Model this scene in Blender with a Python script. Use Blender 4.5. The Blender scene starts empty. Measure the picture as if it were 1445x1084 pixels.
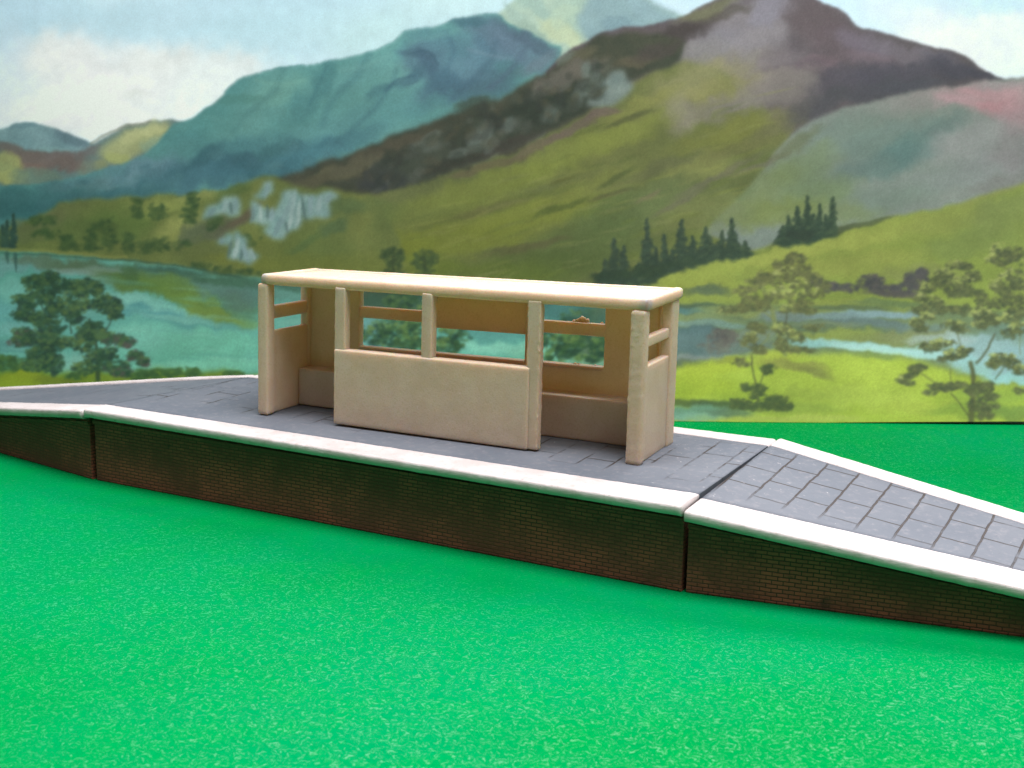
import bpy, bmesh, math, random
import numpy as np
from mathutils import Matrix, Vector, noise as mnoise

# one Blender unit is one centimetre of the model; all sizes below are written in millimetres
K = 0.1
SC = bpy.context.scene
COL = SC.collection

# ------------------------------------------------------------------ camera
cam = bpy.data.cameras.new('camera'); cam_o = bpy.data.objects.new('camera', cam); COL.objects.link(cam_o)
Rv, Uv, Fv = Vector((.88130778, .47229316, .01535458)), Vector((-.108277, .17020454, .97944194)), Vector((-.45997031, .86485235, -.20114108))
mw = Matrix((Rv, Uv, -Fv)).transposed().to_4x4(); mw.translation = Vector((260.810, -249.267, 98.968)) * K
cam_o.matrix_world = mw
cam.sensor_width = 36; cam.sensor_fit = 'HORIZONTAL'; cam.lens = 36 * 1880 / 1445
cam.clip_start = .5; cam.clip_end = 2000
cam.dof.use_dof = True; cam.dof.focus_distance = 30.5; cam.dof.aperture_fstop = .55
SC.camera = cam_o

# ------------------------------------------------------------------ light
SC.view_settings.view_transform = 'Standard'; SC.view_settings.look = 'None'
SC.view_settings.exposure = 0.0; SC.view_settings.gamma = 1; SC.view_settings.use_curve_mapping = False
W = bpy.data.worlds.new('World'); SC.world = W; W.use_nodes = True
bg = W.node_tree.nodes['Background']; bg.inputs[0].default_value = (1, .93, .94, 1); bg.inputs[1].default_value = .19

def area(name, loc, target, sx, sy, power, col):
    l = bpy.data.lights.new(name, 'AREA'); l.shape = 'RECTANGLE'; l.size = sx * K; l.size_y = sy * K
    l.energy = power; l.color = col
    o = bpy.data.objects.new(name, l); COL.objects.link(o); o.location = Vector(loc) * K
    o.rotation_euler = (Vector(target) - Vector(loc)).to_track_quat('-Z', 'Y').to_euler()
    return o
area('overhead_softbox', (130, 5, 680), (120, 66, 0), 200, 620, 92000, (1, .93, .955)).rotation_euler = (0, 0, math.radians(29.4 - 90))
area('side_softbox', (460, -110, 700), (90, 90, 30), 380, 380, 46000, (1, .93, .95))
area('rear_softbox', (-60, 640, 640), (90, 20, 0), 900, 420, 170000, (1, .945, .97))

# ------------------------------------------------------------------ small helpers
def thing(name, label, cat, loc=(0, 0, 0), group=None):
    o = bpy.data.objects.new(name, None); COL.objects.link(o); o.location = Vector(loc) * K
    o['label'] = label; o['category'] = cat; o.empty_display_size = .5
    if group: o['group'] = group
    return o

def link(name, me, mat, parent=None, smooth=True):
    o = bpy.data.objects.new(name, me); COL.objects.link(o)
    if mat: me.materials.append(mat)
    if smooth: me.polygons.foreach_set('use_smooth', [True] * len(me.polygons))
    if parent:
        base = parent
        while base.parent: base = base.parent
        off = base.location.copy()
        me.transform(Matrix.Translation(-off)) if parent == base or True else None
        o.parent = parent
    return o

def mesh_from(name, verts, faces):
    me = bpy.data.meshes.new(name); me.from_pydata([tuple(v) for v in verts], [], faces); me.update()
    bm = bmesh.new(); bm.from_mesh(me); bmesh.ops.recalc_face_normals(bm, faces=bm.faces); bm.to_mesh(me); bm.free()
    return me

def N(nt, typ, **kw):
    n = nt.nodes.new(typ)
    for k, v in kw.items():
        if k == 'inp':
            for a, b in v.items(): n.inputs[a].default_value = b
        else: setattr(n, k, v)
    return n

def material(name, rough=.5, spec=.4):
    m = bpy.data.materials.new(name); m.use_nodes = True; nt = m.node_tree
    b = nt.nodes['Principled BSDF']; b.inputs['Roughness'].default_value = rough; b.inputs['Specular IOR Level'].default_value = spec
    tc = N(nt, 'ShaderNodeTexCoord')
    return m, nt, b, tc

def mix(nt, fac, a, b, blend='MIX'):
    n = N(nt, 'ShaderNodeMix', data_type='RGBA', blend_type=blend)
    for s, v in ((0, fac), (6, a), (7, b)):
        if hasattr(v, 'links') or hasattr(v, 'is_linked'): nt.links.new(v, n.inputs[s])
        else: n.inputs[s].default_value = v if s == 0 else (*v, 1)
    return n.outputs[2]

def ramp(nt, src, a, b):
    n = N(nt, 'ShaderNodeMapRange', interpolation_type='SMOOTHSTEP'); n.inputs[1].default_value = a; n.inputs[2].default_value = b
    nt.links.new(src, n.inputs[0]); return n.outputs[0]

def mth(nt, op, a, b=None):
    n = N(nt, 'ShaderNodeMath', operation=op)
    for i, v in enumerate((a, b)):
        if v is None: continue
        if hasattr(v, 'is_linked'): nt.links.new(v, n.inputs[i])
        else: n.inputs[i].default_value = v
    return n.outputs[0]

def nz(nt, vec, scale, detail=3, rough=.55, dist=0):
    n = N(nt, 'ShaderNodeTexNoise', inp={'Scale': scale, 'Detail': detail, 'Roughness': rough, 'Distortion': dist})
    nt.links.new(vec, n.inputs['Vector']); return n.outputs['Fac']

def mapping(nt, vec, scale=(1, 1, 1), rot=(0, 0, 0), loc=(0, 0, 0)):
    n = N(nt, 'ShaderNodeMapping', inp={'Scale': scale, 'Rotation': rot, 'Location': loc}); nt.links.new(vec, n.inputs['Vector']); return n.outputs[0]

def bump(nt, bsdf, h, strength, dist, prev=None):
    n = N(nt, 'ShaderNodeBump', inp={'Strength': strength, 'Distance': dist}); nt.links.new(h, n.inputs['Height'])
    if prev: nt.links.new(prev, n.inputs['Normal'])
    nt.links.new(n.outputs[0], bsdf.inputs['Normal']); return n.outputs[0]

# ------------------------------------------------------------------ materials
def mat_grass():
    m, nt, b, tc = material('green grass paper', .6, .0); o = tc.outputs['Object']
    big = nz(nt, o, .09, 3); mid = nz(nt, o, 1.1, 3)
    wv = mapping(nt, o, (1, 1, 1))
    warp = N(nt, 'ShaderNodeTexNoise', inp={'Scale': 4.0, 'Detail': 2}); nt.links.new(o, warp.inputs['Vector'])
    wv2 = N(nt, 'ShaderNodeVectorMath', operation='MULTIPLY_ADD'); nt.links.new(warp.outputs['Color'], wv2.inputs[0]); wv2.inputs[1].default_value = (.5, .5, .5); nt.links.new(o, wv2.inputs[2])
    f1 = nz(nt, mapping(nt, wv2.outputs[0], (9, 22, 9), (0, 0, .5)), 1.0, 2, .6); f2 = nz(nt, mapping(nt, wv2.outputs[0], (22, 9, 9), (0, 0, -.2)), 1.0, 2, .6)
    fl = mth(nt, 'MAXIMUM', f1, f2)
    fleck = ramp(nt, fl, .57, .70); dark = ramp(nt, mth(nt, 'MINIMUM', f1, f2), .44, .32)
    c = mix(nt, ramp(nt, big, .35, .65), (.0, .172, .034), (.0, .182, .056))
    c = mix(nt, mth(nt, 'MULTIPLY', ramp(nt, mid, .4, .7), .35), c, (.0, .205, .036))
    c = mix(nt, mth(nt, 'MULTIPLY', dark, .18), c, (.0, .095, .026))
    c = mix(nt, mth(nt, 'MULTIPLY', fleck, .13), c, (.008, .26, .11))
    nt.links.new(c, b.inputs['Base Color'])
    r = N(nt, 'ShaderNodeMapRange', inp={3: .55, 4: .34}); nt.links.new(fleck, r.inputs[0]); nt.links.new(r.outputs[0], b.inputs['Roughness'])
    sp = N(nt, 'ShaderNodeMapRange', inp={3: .0, 4: .17}); nt.links.new(fleck, sp.inputs[0]); nt.links.new(sp.outputs[0], b.inputs['Specular IOR Level'])
    bump(nt, b, fl, .5, .03)
    return m

def mat_resin():
    m, nt, b, tc = material('cream resin', .52, .35); o = tc.outputs['Object']
    a = nz(nt, o, 1.6, 4); g = nz(nt, o, 22, 2); s = nz(nt, o, 9, 3, .7)
    c = mix(nt, ramp(nt, a, .35, .68), (.56, .475, .365), (.61, .53, .42))
    c = mix(nt, mth(nt, 'MULTIPLY', ramp(nt, g, .50, .66), .5), c, (.46, .38, .265))
    c = mix(nt, mth(nt, 'MULTIPLY', ramp(nt, s, .64, .72), .6), c, (.72, .64, .54))
    nt.links.new(c, b.inputs['Base Color'])
    b.inputs['Subsurface Weight'].default_value = .6; b.inputs['Subsurface Radius'].default_value = (.20, .08, .03); b.inputs['Subsurface Scale'].default_value = 1.0
    p = bump(nt, b, nz(nt, o, 26, 3, .6), .35, .014); bump(nt, b, nz(nt, o, 5, 3), .07, .03, p)
    tr = N(nt, 'ShaderNodeBsdfTranslucent', inp={'Color': (1, .66, .20, 1)}); ms = N(nt, 'ShaderNodeMixShader', inp={0: .27})
    out = nt.nodes['Material Output']; nt.links.new(b.outputs[0], ms.inputs[1]); nt.links.new(tr.outputs[0], ms.inputs[2]); nt.links.new(ms.outputs[0], out.inputs['Surface'])
    return m

def mat_white():
    m, nt, b, tc = material('white edge paint', .55, .35); o = tc.outputs['Object']
    c = mix(nt, ramp(nt, nz(nt, o, 1.4, 4), .3, .7), (.42, .39, .375), (.49, .465, .455))
    c = mix(nt, mth(nt, 'MULTIPLY', ramp(nt, nz(nt, o, 5, 5, .72), .52, .68), .6), c, (.34, .30, .265))
    c = mix(nt, mth(nt, 'MULTIPLY', ramp(nt, nz(nt, mapping(nt, o, (1, 3, 3)), 5, 4, .75), .66, .70), .8), c, (.14, .10, .07))
    nt.links.new(c, b.inputs['Base Color'])
    p = bump(nt, b, nz(nt, mapping(nt, o, (1, 4, 4)), 6, 4, .65), .35, .03); bump(nt, b, nz(nt, o, 2, 3), .3, .04, p)
    return m

def mat_deck(chips, fade, scale_x, shift, org):
    m, nt, b, tc = material('blue grey slab paint', .6, .2); o = mapping(nt, tc.outputs['Object'], loc=tuple(x * K for x in org))
    w = N(nt, 'ShaderNodeTexNoise', inp={'Scale': 2.2, 'Detail': 3}); nt.links.new(o, w.inputs['Vector'])
    wa = N(nt, 'ShaderNodeVectorMath', operation='MULTIPLY_ADD'); nt.links.new(w.outputs['Color'], wa.inputs[0]); wa.inputs[1].default_value = (.07, .07, 0); nt.links.new(o, wa.inputs[2])
    sep = N(nt, 'ShaderNodeSeparateXYZ'); nt.links.new(wa.outputs[0], sep.inputs[0])
    com = N(nt, 'ShaderNodeCombineXYZ'); nt.links.new(sep.outputs[1], com.inputs[0]); nt.links.new(sep.outputs[0], com.inputs[1])
    def bricks(mo, sm, vx):
        br = N(nt, 'ShaderNodeTexBrick', offset=.5, inp={'Scale': 1, 'Mortar Size': mo, 'Mortar Smooth': sm, 'Bias': 0, 'Brick Width': 1.16, 'Row Height': scale_x, 'Color1': (0, 0, 0, 1), 'Color2': (1, 1, 1, 1), 'Mortar': (.5, .5, .5, 1)})
        nt.links.new(mapping(nt, vx, loc=shift), br.inputs['Vector']); return br
    br = bricks(.026, .3, com.outputs[0]); joint = br.outputs['Fac']
    # the engraved joints fade out where paint has filled them, and towards the kerbs
    oy = N(nt, 'ShaderNodeSeparateXYZ'); nt.links.new(o, oy.inputs[0])
    inside = mth(nt, 'MULTIPLY', ramp(nt, oy.outputs[1], 1.5, 2.3), ramp(nt, oy.outputs[1], 5.7, 4.9))
    wear = ramp(nt, nz(nt, o, .9, 4, .6), fade[0], fade[1])
    jm = mth(nt, 'MULTIPLY', joint, mth(nt, 'MULTIPLY', inside, wear))
    c = mix(nt, ramp(nt, nz(nt, o, .5, 4), .3, .7), (.080, .097, .117), (.100, .117, .136))
    c = mix(nt, mth(nt, 'MULTIPLY', br.outputs['Color'], .12), c, (.14, .145, .16))
    c = mix(nt, mth(nt, 'MULTIPLY', ramp(nt, nz(nt, o, 5, 5, .7), .50, .70), .5), c, (.165, .168, .18))
    c = mix(nt, mth(nt, 'MULTIPLY', ramp(nt, nz(nt, mapping(nt, o, (3, 1, 1)), 3, 4, .7), .60, .72), .3), c, (.07, .075, .09))
    c = mix(nt, mth(nt, 'MULTIPLY', jm, .95), c, (.030, .023, .018))
    c = mix(nt, mth(nt, 'MULTIPLY', ramp(nt, nz(nt, mapping(nt, o, (1, 1, 1), loc=(7, 3, 0)), 9, 5, .7), .70, .73), .7), c, (.34, .335, .335))
    if chips:
        near = ramp(nt, oy.outputs[0], chips[1], chips[0])
        ch = ramp(nt, nz(nt, mapping(nt, o, (1, 2.2, 1), (0, 0, .5)), 4.5, 5, .62), .66, .70)
        few = ramp(nt, nz(nt, o, 5.5, 5, .66), .70, .73)
        c = mix(nt, mth(nt, 'MULTIPLY', mth(nt, 'MAXIMUM', mth(nt, 'MULTIPLY', ch, near), few), .8), c, (.42, .41, .41))
    nt.links.new(c, b.inputs['Base Color'])
    p = bump(nt, b, mth(nt, 'SUBTRACT', 1.0, jm), .8, .05)
    p = bump(nt, b, nz(nt, o, 12, 4, .6), .25, .015, p); bump(nt, b, nz(nt, o, 1.2, 3), .25, .06, p)
    return m

def mat_brick():
    m, nt, b, tc = material('dark weathered brick', .6, .3); o = tc.outputs['Object']
    sep = N(nt, 'ShaderNodeSeparateXYZ'); nt.links.new(o, sep.inputs[0])
    com = N(nt, 'ShaderNodeCombineXYZ'); nt.links.new(mth(nt, 'ADD', sep.outputs[0], sep.outputs[1]), com.inputs[0]); nt.links.new(sep.outputs[2], com.inputs[1])
    w = N(nt, 'ShaderNodeTexNoise', inp={'Scale': 5, 'Detail': 3}); nt.links.new(o, w.inputs['Vector'])
    wa = N(nt, 'ShaderNodeVectorMath', operation='MULTIPLY_ADD'); nt.links.new(w.outputs['Color'], wa.inputs[0]); wa.inputs[1].default_value = (.035, .03, 0); nt.links.new(com.outputs[0], wa.inputs[2])
    br = N(nt, 'ShaderNodeTexBrick', offset=.5, inp={'Scale': 1, 'Mortar Size': .014, 'Mortar Smooth': .4, 'Bias': 0, 'Brick Width': .27, 'Row Height': .088, 'Color1': (.30, .085, .05, 1), 'Color2': (.22, .066, .04, 1), 'Mortar': (.055, .028, .018, 1)})
    nt.links.new(wa.outputs[0], br.inputs['Vector'])
    c = mix(nt, mth(nt, 'MULTIPLY', ramp(nt, nz(nt, o, .75, 5, .65), .36, .62), .92), br.outputs['Color'], (.11, .042, .025))
    c = mix(nt, mth(nt, 'MULTIPLY', ramp(nt, nz(nt, o, 2.6, 4, .7), .60, .72), .5), c, (.02, .018, .012))
    c = mix(nt, mth(nt, 'MULTIPLY', ramp(nt, nz(nt, mapping(nt, o, (1, 1, 2.5)), 7, 4, .65), .735, .77), .6), c, (.26, .20, .15))
    nt.links.new(c, b.inputs['Base Color'])
    p = bump(nt, b, mth(nt, 'SUBTRACT', 1.0, br.outputs['Fac']), .8, .03); bump(nt, b, nz(nt, o, 14, 4, .65), .5, .02, p)
    return m

def mat_print():
    m, nt, b, tc = material('printed landscape paper', .55, .25)
    a = N(nt, 'ShaderNodeAttribute', attribute_name='print'); o = tc.outputs['Object']
    g = nz(nt, o, 30, 2, .6)
    c = mix(nt, 1.0, a.outputs['Color'], mix(nt, ramp(nt, g, .3, .7), (.93, .93, .93), (1.04, 1.04, 1.04)), 'MULTIPLY')
    nt.links.new(c, b.inputs['Base Color'])
    bump(nt, b, nz(nt, o, 24, 3), .08, .01)
    return m
def mat_plain(name, col, rough=.7):
    m, nt, b, tc = material(name, rough, .3)
    c = mix(nt, nz(nt, tc.outputs['Object'], 3, 4), tuple(x * .85 for x in col), tuple(min(1, x * 1.1) for x in col)); nt.links.new(c, b.inputs['Base Color'])
    return m
M_GRASS, M_RESIN, M_WHITE, M_BRICK, M_PRINT = mat_grass(), mat_resin(), mat_white(), mat_brick(), mat_print()
M_CARD = mat_plain('grey card', (.42, .40, .37))

# ------------------------------------------------------------------ the setting: green mat
gv = [(x * K, y * K, 0) for x, y in ((-1500, -900), (1500, -900), (1500, 1500), (-1500, 1500))]
go = link('ground', mesh_from('ground', gv, [(0, 1, 2, 3)]), M_GRASS, smooth=False)
go['kind'] = 'structure'; go['label'] = 'bright green flecked grass mat the model platform stands on'; go['category'] = 'ground'

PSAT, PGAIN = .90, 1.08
# ---- the printed landscape: a small brush engine working in the print's own coordinates ----
AX0, AX1, AY0, AY1, AST = -280.0, 1730.0, -150.0, 640.0, 1.5
class Print:
    def __init__(s):
        s.xs = np.arange(AX0, AX1, AST); s.ys = np.arange(AY0, AY1, AST)
        s.w, s.h = len(s.xs), len(s.ys)
        s.img = np.zeros((s.h, s.w, 3), np.float32); s.mask = None
        s.X, s.Y = np.meshgrid(s.xs, s.ys)
        s.X = s.X.astype(np.float32); s.Y = s.Y.astype(np.float32)
        s.wx = (s.fbm(22, 3, 101) - .5) * 15 + (s.fbm(6, 2, 103) - .5) * 3
        s.wy = (s.fbm(22, 3, 102) - .5) * 15 + (s.fbm(6, 2, 104) - .5) * 3
    def noise(s, sx, sy, seed, ang=0):
        c, n = math.cos(ang), math.sin(ang)
        u = ((s.X * c + s.Y * n) / sx); v = ((-s.X * n + s.Y * c) / sy)
        iu = np.floor(u).astype(np.int64); iv = np.floor(v).astype(np.int64)
        fu = u - iu; fv = v - iv
        fu = fu * fu * (3 - 2 * fu); fv = fv * fv * (3 - 2 * fv)
        g = np.random.RandomState(seed).rand(256, 256).astype(np.float32)
        a = g[iv & 255, iu & 255]; b = g[iv & 255, (iu + 1) & 255]
        d = g[(iv + 1) & 255, iu & 255]; e = g[(iv + 1) & 255, (iu + 1) & 255]
        return (a * (1 - fu) + b * fu) * (1 - fv) + (d * (1 - fu) + e * fu) * fv
    def fbm(s, sc, octs, seed, ang=0, stretch=1.0):
        t = 0; a = 1; n = 0
        for k in range(octs):
            t = t + a * s.noise(sc * stretch / 2 ** k, sc / 2 ** k, seed + 17 * k, ang + .4 * k * (stretch == 1)); n += a; a *= .55
        return np.clip((t / n - .5) * 1.5 + .5, 0, 1)
    def win(s, x0, x1, y0, y1):
        i0 = max(0, int((x0 - AX0) / AST)); i1 = min(s.w, int((x1 - AX0) / AST) + 2)
        j0 = max(0, int((y0 - AY0) / AST)); j1 = min(s.h, int((y1 - AY0) / AST) + 2)
        return i0, i1, j0, j1
    def comp(s, sl, m, col):
        if s.mask is not None: m = m * s.mask[sl]
        col = np.asarray(col, np.float32) / 255.
        s.img[sl] = s.img[sl] * (1 - m[..., None]) + col * m[..., None]
    @staticmethod
    def blur(m, r):
        r = r / AST
        if r < .4: return m
        k = int(r * 2.5) + 1; w = np.exp(-.5 * (np.arange(-k, k + 1) / r) ** 2); w = (w / w.sum()).astype(np.float32)
        for ax in (0, 1):
            p = np.pad(m, [(k, k) if a == ax else (0, 0) for a in (0, 1)], mode='edge')
            o = 0
            for i in range(2 * k + 1):
                o = o + w[i] * (p[i:i + m.shape[0]] if ax == 0 else p[:, i:i + m.shape[1]])
            m = o
        return m
    @staticmethod
    def smooth(pts, n=5):
        P = np.array(pts, float); out = []
        Q = np.vstack([2 * P[0] - P[1], P, 2 * P[-1] - P[-2]])
        for i in range(1, len(Q) - 2):
            for t in np.linspace(0, 1, n, endpoint=False):
                out.append(.5 * (2 * Q[i] + (Q[i + 1] - Q[i - 1]) * t + (2 * Q[i - 1] - 5 * Q[i] + 4 * Q[i + 1] - Q[i + 2]) * t * t + (3 * Q[i] - Q[i - 1] - 3 * Q[i + 1] + Q[i + 2]) * t ** 3))
        out.append(P[-1]); return np.array(out)
    def poly(s, pts, edge=1.5, rough=.25, op=1, sm=True):
        P = s.smooth(list(pts) + [pts[0]]) if sm else np.array(list(pts) + [pts[0]], float)
        edge = edge * 1.35; pad = 12 + 3 * edge
        i0, i1, j0, j1 = s.win(P[:, 0].min() - pad, P[:, 0].max() + pad, P[:, 1].min() - pad, P[:, 1].max() + pad)
        sl = (slice(j0, j1), slice(i0, i1))
        x = s.X[sl] + s.wx[sl] * rough; y = s.Y[sl] + s.wy[sl] * rough
        inside = np.zeros(x.shape, bool)
        for (xa, ya), (xb, yb) in zip(P[:-1], P[1:]):
            if ya == yb: continue
            lo, hi = min(ya, yb), max(ya, yb)
            r0 = max(0, int((lo - 14 - s.ys[j0]) / AST)); r1 = int((hi + 14 - s.ys[j0]) / AST) + 2
            if r1 <= 0: continue
            yy = y[r0:r1]; c = ((ya > yy) != (yb > yy))
            inside[r0:r1] ^= c & (x[r0:r1] < (xb - xa) * (yy - ya) / (yb - ya) + xa)
        return sl, s.blur(inside.astype(np.float32), edge) * op
    def P(s, pts, col, col2=None, edge=1.5, rough=.25, op=1, sc=40, ang=0, stretch=1, seed=1, sm=True, clip=False):
        s.mask = None; sl, m = s.poly(pts, edge, rough, op, sm)
        if clip:
            s.mask = np.zeros((s.h, s.w), np.float32); s.mask[sl] = m
        if col2 is None: s.comp(sl, m, col)
        else:
            t = s.fbm(sc, 4, seed, ang, stretch)[sl][..., None]
            s.comp(sl, m, np.array(col, np.float32) * (1 - t) + np.array(col2, np.float32) * t)
    def B(s, x, y, rx, ry, col, op=1, ang=0, soft=.6, rough=1.0):
        R = max(rx, ry) * 1.7 + 10
        i0, i1, j0, j1 = s.win(x - R, x + R, y - R, y + R)
        if i1 <= i0 or j1 <= j0: return
        sl = (slice(j0, j1), slice(i0, i1)); k = min(1.0, min(rx, ry) / 12) * rough
        dx = s.X[sl] + s.wx[sl] * k - x; dy = s.Y[sl] + s.wy[sl] * k - y
        a = math.radians(ang); c, n = math.cos(a), math.sin(a)
        d = np.sqrt(((dx * c + dy * n) / rx) ** 2 + ((-dx * n + dy * c) / ry) ** 2)
        m = np.clip((1 + soft * .5 - d) / soft, 0, 1); m = m * m * (3 - 2 * m) * op
        s.comp(sl, m, col)
    def S(s, pts, w, col, op=1, soft=.8, w2=None):
        P = s.smooth(pts, 8) if len(pts) > 2 else np.array([np.array(pts[0]) * (1 - t) + np.array(pts[1]) * t for t in np.linspace(0, 1, 12)])
        w2 = w if w2 is None else w2; pad = max(w, w2) + 8
        i0, i1, j0, j1 = s.win(P[:, 0].min() - pad, P[:, 0].max() + pad, P[:, 1].min() - pad, P[:, 1].max() + pad)
        if i1 <= i0 or j1 <= j0: return
        sl = (slice(j0, j1), slice(i0, i1)); x = s.X[sl] + s.wx[sl] * .2; y = s.Y[sl] + s.wy[sl] * .2
        m = np.zeros(x.shape, np.float32); n = len(P) - 1
        for i in range(n):
            a, b = P[i], P[i + 1]; d = b - a; L2 = d @ d + 1e-9
            t = np.clip(((x - a[0]) * d[0] + (y - a[1]) * d[1]) / L2, 0, 1)
            ww = (w + (w2 - w) * (i + t) / n) * .5
            dist = np.hypot(x - a[0] - t * d[0], y - a[1] - t * d[1])
            m = np.maximum(m, np.clip((ww * (1 + soft * .5) - dist) / (ww * soft + .6), 0, 1))
        s.comp(sl, m * op, col)
    def leaves(s, x, y, rx, ry, cols, n, size=3.0, op=.75, seed=0, light=None):
        rr = np.random.RandomState(seed * 977 + int(x * 3 + y * 7) % 9999)
        size *= .74; rx *= 1.06; ry *= 1.06
        for k in range(int(n * 2.0)):
            a = rr.rand() * 6.283; r = math.sqrt(rr.rand()) * (.75 + .45 * rr.rand())
            px, py = x + rx * r * math.cos(a), y + ry * r * math.sin(a)
            up = -(py - y) / ry * .5 - (px - x) / rx * .25 + (rr.rand() - .5) * .9
            c = cols[int(rr.rand() * len(cols))] if light is None or up < .25 else light[int(rr.rand() * len(light))]
            z = size * (.6 + .8 * rr.rand())
            s.B(px, py, z * 1.35, z * .85, c, op * .9, ang=rr.rand() * 80 - 40, soft=1.3, rough=.6)
    def conifer(s, x, y0, y1, w, cols, seed=0):
        rr = np.random.RandomState(seed + int(x)); n = int((y1 - y0) / 1.0)
        s.S([(x, y0), (x, y1)], 1.2, cols[0], .9, w2=w * .8)
        for k in range(n):
            t = (k + .5) / n; hw = w * .78 * t ** .75 * (.65 + .6 * rr.rand())
            sx = hw * (rr.rand() * 1.6 - .8)
            s.B(x + sx, y0 + (y1 - y0) * t, max(2.0, hw * .5), 2.6, cols[int(rr.rand() * len(cols))], .7, ang=(25 if sx > 0 else -25), soft=.9)

def paint_landscape():
    p = Print(); B, S, P = p.B, p.S, p.P
    rnd = np.random.RandomState(5)
    # ---------------- sky
    p.mask = None
    t = np.clip((p.X - 200) / 900, 0, 1)[..., None]; v = np.clip((p.Y + 30) / 230, 0, 1)[..., None]
    top = np.array([180, 217, 229.]) * (1 - t) + np.array([186, 223, 238.]) * t
    low = np.array([216, 236, 238.]) * (1 - t) + np.array([226, 238, 241.]) * t
    p.img[:] = (top * (1 - v) + low * v) / 255.
    cl = p.fbm(120, 4, 7, -.25, 1.8)
    p.comp((slice(None), slice(None)), np.clip((cl - .5) * 1.0, 0, .3).astype(np.float32), (222, 236, 238))
    for (x, y, rx, ry, c, o, a) in [
        (15, 25, 120, 34, (186, 217, 232), .8, 10), (210, 30, 180, 30, (180, 215, 224), .6, -4), (420, 50, 150, 50, (180, 219, 226), .7, -8),
        (600, 20, 140, 34, (188, 224, 225), .8, -10), (520, 56, 60, 26, (186, 222, 220), .6, -25), (640, 0, 70, 26, (196, 230, 230), .7, 0),
        (-120, 130, 160, 70, (214, 228, 232), .8, 0),
        (85, 95, 66, 44, (228, 232, 228), .85, -8), (75, 76, 48, 26, (233, 233, 227), .7, 0), (160, 115, 90, 46, (232, 234, 230), .85, 8), (240, 105, 80, 38, (226, 232, 226), .85, -6),
        (225, 86, 40, 18, (224, 229, 222), .7, 0), (318, 105, 62, 30, (222, 232, 226), .85, -10), (335, 88, 34, 12, (220, 229, 224), .6, 0), (30, 160, 70, 26, (228, 232, 230), .85, 0), (110, 165, 80, 34, (234, 234, 229), .85, 0),
        (195, 155, 70, 34, (232, 235, 230), .85, 0), (270, 140, 60, 26, (225, 235, 229), .8, -15), (150, 112, 34, 13, (243, 242, 238), .7, 5), (175, 132, 32, 7, (221, 226, 216), .6, 8), (200, 150, 26, 8, (214, 222, 215), .5, 35), (120, 128, 45, 14, (240, 240, 234), .6, 0),
        (8, 78, 30, 40, (206, 224, 236), .5, 0), (5, 130, 40, 36, (222, 230, 236), .5, 0),
        (1290, 30, 90, 34, (216, 232, 238), .8, 25), (1400, 60, 90, 56, (234, 241, 242), .9, 0), (1420, 6, 60, 14, (192, 226, 241), .8, 0), (1330, 66, 60, 30, (238, 243, 242), .7, 20), (1600, 20, 120, 90, (216, 232, 240), .8, 0),
        (1300, 2, 50, 12, (208, 231, 239), .6, 0)]:
        B(x, y, rx, ry, c, o, a, soft=1.3)
    # ---------------- distant blue hill and far peak
    p.mask = None
    P([(-300, 190), (-100, 200), (0, 181), (22, 175), (42, 172), (68, 177), (100, 190), (130, 202), (150, 214), (120, 235), (-300, 240)], (116, 152, 158), (134, 168, 172), edge=1.2, sc=30, seed=3, clip=True)
    B(100, 197, 26, 9, (102, 130, 140), .75, 24); B(60, 204, 18, 12, (136, 172, 176), .7, 60); B(30, 178, 22, 5, (104, 140, 150), .6, -8); B(80, 215, 26, 6, (138, 178, 176), .6, 10)
    P([(640, 70), (700, 22), (716, 8), (735, -8), (760, -28), (800, -50), (870, -45), (905, -8), (925, 8), (950, 20), (975, 36), (900, 80), (780, 80)], (160, 190, 172), (172, 198, 176), edge=1.5, sc=25, seed=4)
    P([(850, -50), (828, 2), (815, 30), (824, 50), (832, 66), (860, 62), (965, 42), (985, 38), (950, 18), (900, -14), (880, -50)], (128, 160, 166), (144, 176, 176), edge=3, seed=6)
    B(760, 12, 36, 10, (154, 186, 172), .8, 30); B(790, 46, 34, 16, (186, 202, 162), .8, 30); B(800, 22, 26, 14, (178, 204, 176), .6, -20); B(905, 12, 36, 10, (140, 172, 178), .6, 28); B(870, 38, 22, 10, (118, 150, 158), .6, 0); B(725, 18, 18, 8, (148, 178, 166), .6, 40); B(750, 45, 26, 8, (140, 168, 152), .7, 35)
    B(812, 64, 16, 8, (190, 206, 168), .8, 50)
    # ---------------- russet saddle and yellow hill
    p.mask = None
    P([(-300, 215), (-60, 190), (0, 199), (30, 208), (62, 214), (110, 215), (128, 205), (165, 184), (190, 174), (230, 169), (262, 172), (300, 200), (280, 250), (150, 300), (-300, 300)], (110, 136, 128), (96, 122, 124), edge=1.5, seed=8, clip=True)
    B(65, 226, 62, 13, (124, 104, 98), .85, 4); B(20, 214, 26, 12, (120, 108, 102), .8, 20); B(100, 216, 40, 8, (122, 112, 110), .7, -8); B(45, 238, 30, 9, (134, 110, 100), .7, 10)
    B(10, 240, 26, 20, (172, 176, 106), .8, 25); B(18, 252, 22, 10, (176, 180, 110), .7, 10); B(55, 252, 36, 13, (112, 134, 116), .75, 0); B(135, 226, 18, 14, (118, 134, 126), .7, -30)
    P([(146, 226), (140, 214), (158, 198), (180, 183), (206, 176), (235, 175), (244, 185), (228, 200), (206, 212), (186, 224), (170, 230), (152, 232)], (160, 168, 116), (184, 190, 132), edge=3.5, sc=18, seed=9)
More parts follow.
